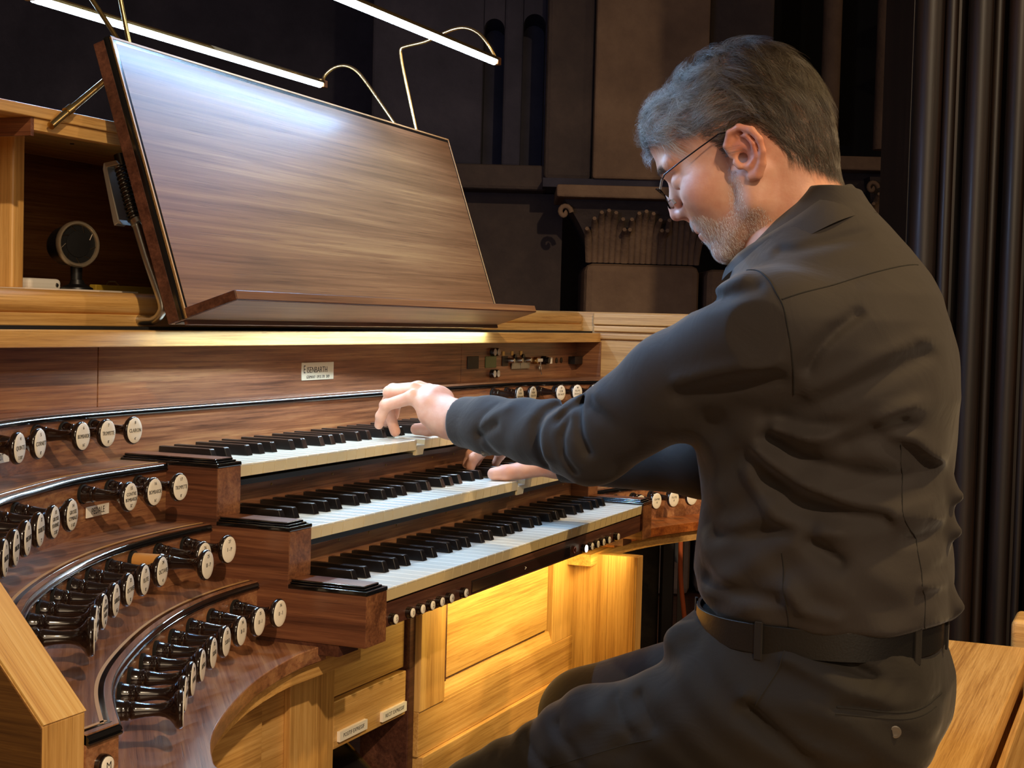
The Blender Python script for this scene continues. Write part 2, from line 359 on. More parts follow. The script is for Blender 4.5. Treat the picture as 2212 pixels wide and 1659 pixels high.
# swell shoes in the opening
for x in (132, 222):
    s = empty('swell_pedal', (x, K+60, -560), 'dark swell pedal tilted inside the black opening under the %s plate' % ('POSITIF EXPRESSIF' if x < 180 else 'RECIT EXPRESSIF'), 'pedal')
    MB().prism([(K-30,-335),(K-24,-330),(K+120,-215),(K+120,-228)], 0, x-38, x+38).build('tread', 'plastic', s, bev=2)
    MB().prism([(K-31,-336),(K-27,-330),(K+118,-213),(K+118,-216)], 0, x+35, x+39).build('edge_strip', 'brass', s)
    MB().box(x-6, x+6, K+40, K+60, -800, -285).build('lever', 'darkmetal', s)
# division plates
plate(-168, 234.6, 82, 44, 10.5, .17, 'PEDALE', 9.0)
plate(-268, 270.5, 139, 46, 10.5, .33, 'RECIT', 9)

# ------------------------------------------------------------ electronics let into the right-hand board
Y = 334
def onboard(name, x0, x1, z0, z1, t, mat, label, cat, bev=.4, t0=0):
    o = empty(name, ((x0+x1)/2, Y, z0), label, cat)
    MB().box(x0, x1, Y-t, Y+t0, z0, z1).build('body', mat, o, bev=bev); return o
MAT['display_green'] = plain('display_green', '#1c2410', .2, emit=(.25, .5, .05), es=.02)
def button(name, x, z, y, r, words, label, mat='ivory', n=(0, -1, 0), depth=6, grp=None, ts=1.0, parent=None):
    o = empty(name, (x, y, z), label, 'button', grp)
    n = np.array(n, float); p = np.array([x, y, z], float)
    MB().lathe([(0, r*1.15), (depth*.75, r*1.15), (depth, r*1.05)], p, n, 20).build('collar', 'knob', o, smooth=40)
    MB().lathe([(depth-.5, r*.96), (depth+.8, r*.93), (depth+1.3, r*.7)], p, n, 20).build('face', mat, o, smooth=40)
    if words: text(words, p+n*(depth+1.32), n, (0, 0, 1), r*1.25*ts, 'ink', o)
    return o
e = onboard('display_screen', 912, 957, 196.5, 217.5, 1.5, 'plastic', 'small blank dark display, leftmost on the board right of the manuals', 'display')
e = onboard('display_screen', 985.5, 1032, 197, 216.5, 1.2, 'display_green', 'small green dot display between two pairs of round buttons', 'display')
for (x, z, w_) in ((1012, 224, 'upper'), (1012.5, 186.5, 'lower')):
    for dx, q in ((0, 'left'), (16, 'right')):
        button('round_button', x+dx, z, Y, 6.2, None, '%s hand white round button of the pair %s the green display' % (q, 'above' if w_ == 'upper' else 'below'), 'white', depth=7)
e = onboard('socket_strip', 1057, 1082, 199, 216, 1.6, 'plastic', 'small black socket beside the green display', 'socket')
sw = empty('control_cover', (1136, Y, 193), 'clear plate with three silver round keys on the walnut board', 'control')
MB().box(1095, 1177, Y-4, Y-2.5, 193, 208).build('cover_plate', plain('grey_clear_plate', '#7a7468', .15, spec=.8), sw, bev=.4)
for x in (1087, 1125, 1165):
    MB().lathe([(0, 5), (9, 5), (12, 3.5)], (x, Y, 208.5), (0, -1, 0), 18).build('silver_button', 'chrome', sw, smooth=40)
for x in (1114, 1152): MB().lathe([(0, 6), (3, 6)], (x, Y, 213), (0, -1, 0), 16).build('black_button', 'plastic', sw, smooth=40)
MB().box(1134, 1136, Y-5, Y-4, 193, 208).build('divider', 'chrome', sw)
for x, t in ((1063, 'A'), (1102, 'B'), (1143, 'C')):
    o = empty('label_tag', (x, Y, 217), 'small dull brass tag, %s of the three over the silver keys' % {'A': 'first from the green display', 'B': 'middle', 'C': 'last and nearest the plugs'}[t], 'label')
    MB().box(x-5, x+5, Y-1, Y, 217, 224.5).build('plate', 'brass', o)
ky = empty('ignition_key', (1205, Y, 190), 'small key with a white head hanging from its lock', 'key')
MB().lathe([(0, 6.5), (5, 6.5), (7, 5)], (1208, Y, 206.5), (0, -1, 0), 18).build('lock', 'brass', ky, smooth=40)
MB().box(1192, 1212, Y-16, Y-13, 204.5, 210.5).build('key_head', 'white', ky, bev=1)
MB().tube([(1203, Y-15, 204), (1200, Y-16, 197), (1206, Y-14, 190), (1212, Y-12, 187), (1214, Y-13, 181)], .9, 6).build('cord', 'chrome', ky)
MB().lathe([(0, 4.5), (1.5, 4.5)], (1229, Y-3, 193), (0, -1, .2), 16).build('tag_disc', 'white', ky)
pg = empty('socket_plug', (1247, Y, 206), 'black plug with a white end in the walnut board', 'plug')
MB().lathe([(0, 8), (10, 8), (10, 6), (15, 6)], (1246, Y, 206.5), (0, -1, 0), 18).build('plug_body', 'plastic', pg, smooth=40)
MB().box(1262, 1269, Y-12, Y-4, 200, 212).build('plug_end', 'ivory', pg, bev=.6)
for x, w_ in ((1320, 'left'), (1344.5, 'right')):
    o = empty('jack_socket', (x, Y, 205), '%s one of two small dark round holes near the board end' % w_, 'socket')
    MB().lathe([(0, 5.5), (1.2, 5.5), (1.6, 3)], (x, Y, 205), (0, -1, 0), 16).build('ring', 'plastic', o, smooth=40)
onboard('junction_box', 1384, 1426, 197, 212, 14, 'plastic', 'small black box at the right end of the walnut board', 'box')

# ------------------------------------------------------------ the three manuals
def natural_mb(i, X0, Yk, Zk, kind):
    pass
NW = 23.5
SH = {0: 20.3, 1: 48.4, 3: 90.2, 4: 116.5, 5: 143.4}      # left edges of the sharps inside an octave (after natural 0,1,3,4,5)
def key_meshes():
    nat = MB()
    nat.add([(.45,0,0),(23.05,0,0),(23.05,118,0),(.45,118,0),(.45,0,-2.2),(23.05,0,-2.2),(23.05,118,-2.2),(.45,118,-2.2)],
            [(0,1,2,3),(4,5,6,7),(0,1,5,4),(1,2,6,5),(2,3,7,6),(3,0,4,7)])
    top = nat.mesh('natural_key'); top.materials.append(MAT['key'])
    fr = MB().add([(.45,.25,-2.2),(23.05,.25,-2.2),(23.05,1.6,-13.8),(.45,1.6,-13.8),(.45,118,-2.2),(23.05,118,-2.2),(23.05,118,-13.8),(.45,118,-13.8)],
                  [(0,1,2,3),(4,5,6,7),(0,1,5,4),(2,3,7,6),(0,3,7,4),(1,2,6,5)]).mesh('key_front'); fr.materials.append(MAT['keyfront'])
    w0, w1 = 10.6, 8.8
    sh = MB(); a = (w0-w1)/2
    sh.add([(0,46,0),(w0,46,0),(w0,118,0),(0,118,0),(a,51.5,12.2),(w0-a,51.5,12.2),(w0-a,118,12.2),(a,118,12.2),(a,50,11),(w0-a,50,11)],
           [(0,1,2,3),(4,5,6,7),(0,1,9,8),(8,9,5,4),(1,2,6,5,9),(2,3,7,6),(3,0,8,4,7)])
    shm = sh.mesh('sharp_key'); shm.materials.append(MAT['ebony'])
    return top, fr, shm
topm, frm, shm = key_meshes()
def manual(name, Yk, Zk, label, down=()):
    root = empty('keyboard', (0, Yk, Zk), label, 'keyboard', 'the three stepped manuals')
    for i in range(36):
        dz = -.0075 if i in down else 0
        k = bpy.data.objects.new('natural_key', topm); C.objects.link(k); k.parent = root; k.location = (i*NW*.001, 0, 0)
        b = k.modifiers.new('edge', 'BEVEL'); b.width = .0007; b.segments = 2
        if dz: k.rotation_euler.x = math.atan2(.0085, .118); k.location.z = dz
        f = bpy.data.objects.new('key_front', frm); C.objects.link(f); f.parent = k
    for o_ in range(5):
        for j, x in SH.items():
            k = bpy.data.objects.new('sharp_key', shm); C.objects.link(k); k.parent = root; k.location = ((o_*7*NW+x-3)*.001+.003-.0045+.0001, 0, 0)
            b = k.modifiers.new('edge', 'BEVEL'); b.width = .0007; b.segments = 2
    return root
manual('lower', 0, 0, 'lowest of three stepped manuals, its white keys edged over the piston rail')
manual('middle', 90, 57.5, 'middle manual of three, played by the hand partly hidden below the sleeve', down=(24,))
manual('upper', 178.8, 118, 'topmost manual of three, under the fully visible hand', down=(18,))

# ------------------------------------------------------------ stop knobs
KP = [(0,9.2),(2.6,9.4),(3.2,8.6),(5,8.5),(7.5,7.9),(9.6,7.3),(10.6,7.7),(12.2,7.6),(13,6.3),(13.4,6.2),(14.2,6.9),(18,6.4),(24,5.3),(30,4.8),(35,4.9),(39,5.8),(42.5,7.8),(45,10.8),(46.6,13.3),(48,14.5),(49.6,14.8),(51,14.4),(51.8,13.6)]
def knob(P, N, num, word, pitch, where, pulled=0, side='left', label=None, pale=False):
    P = np.array(P, float); N = np.array([N[0], N[1], 0.])
    nm = (word.replace('\n', ' ')+' '+pitch).strip() if word else ''
    lab = label or 'black stop knob, ivory face reading %s %s, %s' % (num, nm, where)
    r = empty('stop_knob', P, lab, 'stop knob', 'stop knobs on the %s terraces' % side)
    prof = [(0, 9.2), (2.6, 9.4), (3.2, 8.6)] if pulled or pale else None
    if pulled:
        MB().lathe([(0,9.4),(2.8,9.4),(3.2,8.6)], P, N, 24).build('felt_ring', 'felt', r, smooth=50)
        MB().lathe([(2.5, 7.4), (pulled+3.2, 7.4)], P, N, 24).build('pale_shaft', 'orangewood', r, smooth=50)
        MB().lathe([(t+pulled, q) for t, q in KP[3:]], P, N, 28).build('turned_stem', 'knob', r, smooth=50)
    else:
        MB().lathe([(0,9.4),(2.6,9.6),(3.1,8.6)], P, N, 26).build('felt_ring', 'felt', r, smooth=50)
        MB().lathe(KP[2:], P, N, 28).build('turned_stem', 'knob', r, smooth=50)
    L_ = 51.8+pulled
    MB().lathe([(L_-1.5, 13.3), (L_+.3, 13.2), (L_+.6, 12.6), (L_+.75, 8), (L_+.8, .5)], P, N, 32).build('ivory_face', 'ivory', r, smooth=50)
    q = P+N*(L_+.85)
    if num: text(num, q+np.array([0, 0, 8.2]), N, (0, 0, 1), 4.6, 'ink', r)
    if word:
        ln = word.split('\n')
        for i, w_ in enumerate(ln):
            z = 0 if len(ln) == 1 else (2.6 if i == 0 else -2.8); s = 5.6 if len(ln) == 1 else 4.8
            text(w_, q+np.array([0, 0, z]), N, (0, 0, 1), s, 'ink', r, sx=min(1, 23/(max(len(w_), 1)*s*.66)))
    if pitch: text(pitch, q+np.array([0, 0, -8.6]), N, (0, 0, 1), 4.2, 'ink', r)
def rowpos(k, step, n0, s0=47.0):
    c = curve[k]; seg = np.diff(c, axis=0); s = np.r_[0, np.cumsum(np.hypot(seg[:, 0], seg[:, 1]))]; out = []
    for i in range(n0):
        t = s0+i*step; x = np.interp(t, s, c[:, 0]); y = np.interp(t, s, c[:, 1])
        a = np.array([np.interp(t+6, s, c[:, 0])-np.interp(t-6, s, c[:, 0]), np.interp(t+6, s, c[:, 1])-np.interp(t-6, s, c[:, 1])]); a /= np.linalg.norm(a)
        N = np.array([-a[1], a[0]]);
        if N[1] > 0: N = -N
        out.append(((x, y), N))
    return out
ROWS = {
 'D': (51.0, 44.0, -18.5, [('36','II - I',''),('35','III - I',''),('34','III - II',''),('33','SUB II',''),('32','SUB III',''),('31','SUPER I',''),('30','SUPER II',''),('29','SUPER III',''),('28','SUPER','')], 'lowest row'),
 'C': (51.5, 46.0, 41.0, [('27','I - P',''),('26','II - P',''),('25','III - P','*'),('24','OCTAVE',"4'"),('23','FLUTE',"8'"),('22','OCTAVE',"8'"),('21','SUBBASS',"16'"),('20','CONTRE\nBASSE',"16'"),('19','PRINCIPAL',"16'"),('18','UNTERSATZ',"32'")], 'second curved row up'),
 'B': (50.0, 52.0, 101.0, [('17','TROMPETTE',"8'"),('16','BOMBARDE',"16'"),('15','CONTRE\nBOMBARDE',"32'"),None,None,('14','GROSSE\nCYMBALE',"1 1/3'"),('13','GROSSE\nFOURNIT.',"2 2/3'"),('12','DOUBLETTE',"2'"),('11','PRESTANT',"4'"),('10','PRINCIPAL',"8'"),('9','PRINCIPAL',"16'")], 'third curved row up'),
 'A': (50.0, 52.0, 156.0, [('8','CLAIRON',"4'"),('7','TROMPETTE',"8'"),('6','BOMBARDE',"16'"),None,('5','CORNET',"8'"),('4','QUINTE',"2 2/3'")], 'topmost row'),
}
for k, (step, s0, z, names, where) in ROWS.items():
    pos = rowpos(k, step, len(names), s0)
    for (xy, N), nm in zip(pos, names):
        if nm is None: continue
        pu = '*' in nm[2]; pitch = nm[2].replace('*', '')
        knob((xy[0], xy[1], z), N, nm[0], nm[1], pitch, where+(', pulled out' if pu else ''), pulled=(26 if k == 'C' else 12) if pu else 0)
RN = {'A': [(0,'37','VOX','HUMAINE'),(1,'38','VOIX','CELESTE'),(3,'39','COR','DE NUIT'),(4,'40','FLUTE','DOUCE'),(5,'41','FLUTE','')],
      'D': [(0,'','',''),(1,'','',''),(2,'','FLUTE',"16'"),(3,'','GAMBE',"16'"),(4,'','FLUTE',"8'"),(5,'','','')]}
for k in 'AD':
    pos = rowpos(k, ROWS[k][0], 7, ROWS[k][1])
    order = {0:'nearest the manuals', 1:'second out from the manuals', 2:'third out from the manuals', 3:'fourth out from the manuals', 4:'fifth out from the manuals', 5:'sixth out from the manuals'}
    for i, num, a, b in RN[k]:
        (xy, N) = pos[i]; P = (846-xy[0], xy[1], ROWS[k][2])
        knob(P, (-N[0], N[1]), num if num else '', (a+'\n'+b).strip() if a else '', '', '', side='right',
             label='black stop knob on the right-hand %s, %s' % ('top row above the sleeve' if k == 'A' else 'lowest row under the forearm', order[i]))
# thumb pistons under the lowest manual and the one on the left end block
for x, w_ in ((17.5,'S'),(56.4,'0'),(80.8,'1'),(105,'2'),(129.3,'3'),(154,'4'),(192.4,'◁')):
    w2 = '<' if w_ == '◁' else w_
    b = button('thumb_piston', x, -33.8, 2.5, 5.3, w2 if w2 != '<' else None, 'white thumb piston %s, under the lowest manual' % ('marked with a triangle, left of the long window' if w2 == '<' else 'engraved with '+{'S':'the letter S','0':'a nought, near the left end','1':'the digit one','2':'the digit two','3':'the digit three','4':'the digit four'}.get(w_, '')), 'ivory', depth=6, grp='pistons under the lowest manual', ts=.9)
    if w2 == '<':
        MB().add([(x-2.6,-5.2,-33.8),(x+2,-5.2,-30.8),(x+2,-5.2,-36.8),(x-1.8,-5.3,-33.8),(x+1.4,-5.3,-31.8),(x+1.4,-5.3,-35.8)], [(0,1,4,3),(1,2,5,4),(2,0,3,5)]).build('triangle_mark', 'ink', b)
nth = ['first', 'second', 'third', 'fourth', 'last']
for j, (x, w_) in enumerate(((614.2,'6'),(638,'7'),(662,'8'),(686,'9'),(725.6,'0'))):
    button('thumb_piston', x, -33.8, 2.5, 5.3, w_, 'white thumb piston, %s after the glowing one' % nth[j], 'ivory', depth=6, grp='pistons under the lowest manual', ts=.9)
MAT['glow'] = plain('lit_piston', '#fff4e2', .4, emit=(1, .84, .62), es=9)
button('thumb_piston', 590, -33.8, 2.5, 5.3, None, 'glowing lit thumb piston right of the long dark window', 'glow', depth=6, grp='pistons under the lowest manual')
o = empty('piston_socket', (558, 2.5, -33.8), 'reddish ring of a sunken piston beside the glowing one', 'button')
MB().lathe([(0, 5), (1, 5.2), (1.6, 4.6), (1.4, 3.4)], (558, 2.5, -32), (0, -1, 0), 20, capb=False).build('ring', plain('copper_ring', '#c06a4a', .3, .7), o, smooth=40)
button('thumb_piston', -571, -21, -89, 6.6, 'M', 'round cream piston on the left end block below the short black moulding', 'ivory', depth=5, ts=.9)

# ============================================================ MUSIC DESK
dc = np.array([423, 243.2, 273.5]); ps = .0400; ti = .3254
dex = np.array([math.cos(ps), math.sin(ps), 0]); dbk = np.array([-math.sin(ps), math.cos(ps), 0])
dup_ = dbk*math.sin(ti)+np.array([0, 0, 1])*math.cos(ti); dn = -dbk*math.cos(ti)+np.array([0, 0, 1])*math.sin(ti)
desk = bpy.data.objects.new('music_desk', None); C.objects.link(desk)
tag(desk, 'broad tilted walnut music desk with a dark lower ledge', 'music desk')
mdm = Matrix((dex, dup_, dn)).transposed().to_4x4(); mdm.translation = W(dc); desk.matrix_world = mdm; desk['org'] = (0, 0, 0)
w2, dh, dl = 460.5, 316.2, 64
def R(mb, *a, **k): return mb.build(*a, parent=desk, **k)
R(MB().box(-w2+7, w2-7, 0, dh-7, -7, 0), 'panel', 'walnut_desk')
R(MB().box(-w2, w2, 0, dh, -24, -9), 'back_board', 'walnut_red', bev=1)
for a in ((-w2, -w2+2.4, 0, dh), (w2-2.4, w2, 0, dh)): R(MB().box(a[0], a[1], a[2], a[3], -2, .3), 'inlay_line', 'inlay')
R(MB().box(-w2+2.4, w2-2.4, dh-2.4, dh, -2, .3), 'inlay_line', 'inlay')
bd = [(0, 0), (0, -3.2), (1.6, -4.2), (1.6, -6.2), (0, -7.2), (0, -9.4), (-8, -9.4), (-8, 0)]
R(MB().prism([(w2-p[0]*0, 0) for p in []] or [(0, 0), (dh, 0), (dh, -2)], 0, -w2, -w2+.1), 'edge_filler', 'black')
for sgn in (-1, 1):
    m_ = MB()
    m_.prism([(p[0]*-sgn*-1*1.0+sgn*w2 if False else sgn*(w2+p[0]*1.0), p[1]-.2) for p in bd], 1, 0, dh+1.2)
    R(m_, 'black_moulding', 'black', smooth=50)
R(MB().prism([(dh+p[0], p[1]-.2) for p in bd], 0, -w2, w2), 'black_moulding', 'black', smooth=50)
R(MB().box(-w2, w2, 0, 11, 0, dl), 'ledge', 'walnut_red', bev=.8)
R(MB().box(-w2+1.5, w2-1.5, -.4, .1, -22, dl-1.5), 'ledge_underside', 'walnut_desk')
R(MB().box(-w2+1.5, w2-1.5, 1, 10.2, dl-.2, dl+.6), 'ledge_edge', 'walnut_desk', bev=.5)
R(MB().box(-w2+6, w2-6, -5.5, -.4, -8, -4.5), 'light_lip', 'walnut_red')  # lip added to screen the strip light from view
R(MB().box(-w2+6, w2-6, -1.2, -.4, -19, -11), 'led_strip', 'plastic')
l = bpy.data.lights.new('under_desk_light', 'AREA'); l.shape = 'RECTANGLE'; l.size = .90; l.size_y = .005; l.energy = 3.5; l.color = (.62, .82, 1.0)
o = bpy.data.objects.new('under_desk_light', l); C.objects.link(o); o.parent = desk; o.location = (0, -.0014, -.015); o.rotation_euler = (math.radians(-90)+.25, 0, 0)
# bent support arm with a ratchet spring behind the left edge
arm = empty('desk_support', (10, 320, 262), 'bent steel desk arm with a spring in a pale metal sleeve', 'bracket')
pts = [(10,352,269.5),(10,312,269.5),(10,300,270.5),(10,293,276),(10,290,285),(10,296,302),(10,312,338),(10,326,374),(10,338,404),(10,352,440)]
MB().tube(catmull(pts, 5), 5.2, 12).build('arm_tube', 'chrome', arm, smooth=50)
sp = [(10+6.5*math.cos(a), 0, 0) for a in ()]; spr = []
for i in range(0, 13*14+1):
    a = 2*math.pi*i/14; t = i/(13*14); c0 = np.array([10, 328+t*20, 379+t*60]); ax_ = np.array([0, .32, .947]); e1_ = np.array([1, 0, 0]); e2_ = np.cross(ax_, e1_)
    spr.append(c0+e1_*7.5*math.cos(a)+e2_*7.5*math.sin(a))
MB().tube(spr, 1.25, 6).build('spring', 'darkmetal', arm, smooth=60)
MB().prism([(339,374),(346,376),(351,373),(353,378),(368,436),(367,443),(350,446),(345,441),(362,438),(345,380)], 0, 2, 20).build('sleeve', plain('pale_sheet_metal', '#a8a49a', .35, .8), arm, bev=1)
MB().tube([(11,348,440),(11,352,453)], 6.5, 14).build('end_cap', 'darkmetal', arm, smooth=40)
MB().tube([(10,323,376),(10,326,381)], 9, 14).build('collar', 'chrome', arm, smooth=40)
st_ = empty('desk_stay', (-100, 345, 465), 'thin brass rod from the desk back to the shelf edge', 'rod')
MB().tube([(-118,340,468),(-37,337,526)], [4.2, 3.4], 12).build('rod', 'brass', st_, smooth=50)
MB().tube([(-95,339.5,485),(-87,339,490.5)], 5.2, 12).build('joint', 'brass', st_, smooth=50)

# ============================================================ DESK LAMPS
def lamp(y, z, x0, x1, armpts, label, power, tilt, ends):
    r = empty('desk_lamp', ((x0+x1)/2, y, z), label, 'lamp')
    h = [(-7.4, 4), (-5.5, 6.5), (5.5, 6.5), (7.4, 4), (7.4, 1), (6.5, 1), (6.5, 2), (-6.5, 2), (-6.5, 1), (-7.4, 1)]
    MB().prism([(y+a, z+b) for a, b in h], 0, x0, x1).build('housing', 'brass', r)
    n = 60; dd = [(y+6.4*math.cos(math.pi*i/8), z+1.5-8.0*math.sin(math.pi*i/8)) for i in range(9)]
    MB().prism(dd[::-1], 0, x0+3, x1-3).build('diffuser', 'led', r, smooth=60)
    for s_, x in ((-1, x0), (1, x1)):
        MB().box(min(x, x+s_*12), max(x, x+s_*12), y-6, y+6, z-5, z+6.5).build('end_cap', plain('bronze_cap', '#8a5a34', .4, .8), r, bev=1)
        p = [(x+s_*7 if i > len(armpts)-2 else x+s_*0, a, b) for i, (a, b) in enumerate(armpts)]
        MB().tube(relax(catmull(p, 6), 6), 2.9, 10).build('arm', 'brass', r, smooth=50)
    l = bpy.data.lights.new('led_light', 'AREA'); l.shape = 'RECTANGLE'; l.size = (x1-x0-8)*.001; l.size_y = .009; l.energy = power; l.color = (.29, .57, 1.0); l.spread = math.radians(176)
    o = bpy.data.objects.new('led_light', l); C.objects.link(o); o.parent = r; o.location = (0, 0, -.0072); o.rotation_euler = (tilt, 0, 0)
    return r
lamp(242, 680, 59, 787, [(362,535),(377,583),(392,641),(407,699),(400,709),(362,715),(330,728),(298,735),(270,724),(252,703),(243,684)], 'front brass lamp with a glowing white bar over the manuals', 9.0, -.62, 1)
lamp(538, 652, 81, 765, [(372,545),(412,597),(453,649),(473,671),(495,680),(517,676),(532,664),(538,656)], 'rear brass lamp with a glowing white bar behind the desk', 6, 0, 0)

area('led_back_fill', (.42, .56, 1.47), (4.0, 3.2, 2.4), .7, .012, 8, (.40, .52, 1.0), 160)  # blue fill added to tint the back wall, separate from the lamp bars
# ============================================================ OPEN CABINET BEHIND THE DESK
cab = empty('shelf_cabinet', (-20, 480, 299), 'open oak shelf compartment behind the music desk', 'cabinet')
MB().box(-587, 505, 345, 625, 475, 487).build('top_board', 'oak_x', cab, bev=1)
MB().box(-134, 505, 348, 362, 462, 475).build('front_strip', 'oak_x', cab, bev=.8)
MB().box(-139, -134, 348, 440, 456, 475).build('batten', 'walnut_y', cab)
MB().box(-68, -48, 432, 610, 299, 475).build('divider', 'oak_z', cab, bev=4, seg=3)
MB().box(485, 505, 350, 610, 299, 475).build('side_board', 'oak_z', cab)
MB().box(-587, 505, 610, 622, 299, 475).build('back_board', 'cab_in', cab)
MB().box(-587, 505, 480, 625, 285, 299).build('shelf', 'cab_in', cab)
MB().lathe([(0, 2.5), (1, 2.5)], (75, 470, 475.2), (0, 0, -1), 10).build('screw_hole', 'dark', cab)
fan = empty('desk_fan', (22, 415, 299), 'small black round fan with a brass rim standing in the compartment', 'fan')
fa = np.array([-.38, -.92, .05]); fa /= np.linalg.norm(fa); fc = np.array([12, 408, 353.])
MB().lathe([(-42, 14), (-38, 19), (-30, 22), (-4, 24.2), (0, 24.2)], fc, fa, 32).build('body', 'plastic', fan, smooth=40)
MB().lathe([(-6, 24.4), (-3, 26.2), (1, 26.4), (3.4, 25), (3.4, 23.2), (1.6, 21.8), (-1, 21.4)], fc, fa, 36, capb=False, capa=False).build('rim', plain('champagne_metal', '#b5a68e', .35, .85), fan, smooth=50)
MB().lathe([(-2, 21.4), (-1, 21.4), (-1, 15.5), (.8, 14.8), (1.2, 2)], fc, fa, 32).build('hub', 'plastic', fan, smooth=40)
fu = np.cross(fa, [0, 0, 1.]); fu /= np.linalg.norm(fu); fv = np.cross(fa, fu)
for i in range(9):
    a = 2*math.pi*i/9; q = fc+(fu*math.cos(a)+fv*math.sin(a))*15.3; q2 = fc+(fu*math.cos(a+.25)+fv*math.sin(a+.25))*21.6
    MB().tube([q, q2], .8, 6).build('blade', 'darkmetal', fan)
MB().tube([(22,418,332),(21,417,309)], [7, 6], 12).build('stem', 'plastic', fan, smooth=40)
MB().lathe([(0, 19), (5, 18), (9, 9), (14, 7)], (22, 417, 299), (0, 0, 1), 24).build('foot', 'plastic', fan, smooth=40)
o = empty('white_case', (-14, 440, 299), 'flat whitish case lying left of the fan foot', 'box')
MB().box(-44, 10, 428, 450, 299, 313).build('body', 'white', o, bev=5, seg=4)
MB().lathe([(0, 2.6), (.8, 2.2)], (1, 428, 306), (0, -1, 0), 12).build('clasp', 'chrome', o)
o = empty('yellow_ruler', (120, 430, 299), 'yellow folding ruler lying right of the fan', 'ruler')
MB().box(70, 190, 428, 438, 299, 309).build('body', plain('yellow_paint', '#8e7420', .5), o, bev=1)
MB().tube([(88,429,309),(94,429,313),(106,429,313.5),(114,429,309)], .8, 6).build('clip', 'brass', o)
for x0, x1, y, h, col, lab in ((-140, -20, 352, 1.6, '#d9cfc4', 'white sheet of paper with red print lying at the shelf edge, left of the fan'), (-40, 70, 368, 2.4, '#b9b2a6', 'grey stack of papers lying at the shelf edge below the yellow ruler')):
    o = tag(MB().box(x0, x1, y, y+60, 299, 299+h).build('paper_sheet', plain('paper', col, .7), None, org=((x0+x1)/2, y, 299)), lab, 'paper')
    
# ============================================================ BENCH
bn = empty('organ_bench', (423, -420, -800), 'long honey oak organ bench the player sits on', 'bench')
MB().box(-340, 1186, -551, -285, -262, -226).build('seat', 'oak_x', bn, bev=3, seg=3)
MB().box(-330, 1180, -571, -563, -700, -243).build('back_rail', 'oak_x', bn, bev=1)
for x in (-320, 1140): MB().box(x, x+34, -545, -295, -800, -262).build('side_panel', 'oak_z', bn, bev=2)
o = empty('side_stool', (1230, -640, -800), 'light oak board end with a rounded corner beyond the bench', 'stool')
MB().box(1200, 1300, -760, -520, -240, -186).build('seat', 'oak_y', o, bev=9, seg=4)
for x, y in ((1210, -750), (1210, -540), (1280, -750), (1280, -540)): MB().box(x, x+16, y, y+14, -800, -240).build('leg', 'oak_z', o)

# ============================================================ THE CHURCH
# the nave runs at 67 degrees to the console: s across it, d along it (metres), z above the floor
nf = np.array([.9206, .3905]); ns = np.array([.3905, -.9206]); n0 = np.array([-1.3848, -.7226])
def NB(polys_or_boxes, name, mat, kind='structure', label=None, cat=None, org=None, bev=0, smooth=None, parent=None):
    mb = MB()
    for b in polys_or_boxes:
        s0, s1, d0, d1, z0, z1 = b
        vs = []
        for z in (z0, z1):
            for s_, d_ in ((s0, d0), (s1, d0), (s1, d1), (s0, d1)):
                p = n0+ns*s_+nf*d_; vs.append((p[0]*1000, p[1]*1000, z*1000-Z0))
        mb.add(vs, [(3,2,1,0),(4,5,6,7),(0,1,5,4),(1,2,6,5),(2,3,7,6),(3,0,4,7)])
    o = mb.build(name, mat, parent, org=org or tuple(mb.v[0]), bev=bev, smooth=smooth)
    if parent is None: tag(o, label, cat, kind=kind)
    return o
def NP(s, d, z): p = n0+ns*s+nf*d; return (p[0]*1000, p[1]*1000, z*1000-Z0)
def stone(name, c, bump=.5, sc_=3.0):
    m, N, L, b = newmat(name); t = N.new('ShaderNodeTexCoord'); n = N.new('ShaderNodeTexNoise'); n.inputs['Scale'].default_value = sc_; n.inputs['Detail'].default_value = 8; n.inputs['Roughness'].default_value = .65
    L.new(t.outputs['Object'], n.inputs['Vector']); r = ramp(N, [(.3, c[0]), (.5, c[1]), (.7, c[2])]); L.new(n.outputs['Fac'], r.inputs['Fac']); L.new(r.outputs['Color'], b.inputs['Base Color'])
    b.inputs['Roughness'].default_value = .9; n2 = N.new('ShaderNodeTexNoise'); n2.inputs['Scale'].default_value = 40; n2.inputs['Detail'].default_value = 6
    L.new(t.outputs['Object'], n2.inputs['Vector']); bp = N.new('ShaderNodeBump'); bp.inputs['Strength'].default_value = bump; bp.inputs['Distance'].default_value = .01
    L.new(n2.outputs['Fac'], bp.inputs['Height']); L.new(bp.outputs['Normal'], b.inputs['Normal']); return m
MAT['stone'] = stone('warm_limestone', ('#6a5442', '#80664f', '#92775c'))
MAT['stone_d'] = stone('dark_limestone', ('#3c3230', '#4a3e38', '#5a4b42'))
MAT['stone_b'] = stone('blue_glow_stone', ('#2e2c36', '#3a3742', '#46424c'))  # blue LED glow on the far walls, put into the stone colour
MAT['floor'] = wood('floor_boards', (0, 0, 67), ('#3a2112', '#54301b', '#6a4126'), rough=.5)
MAT['casewood'] = wood('dark_case_wood', (0, 90, 0), ('#120a06', '#1e120a', '#2c1b10'), fine=(5, 120, 120), rough=.5, coat=.08)
tag(MB().box(-6000, 9000, -6000, 6000, -830, -800).build('floor', 'floor', None, org=(0, 0, -800)), kind='structure')
NB([(-4.5, 2.6, 7.6, 7.8, 0, 6)], 'wall_back', 'stone_b')
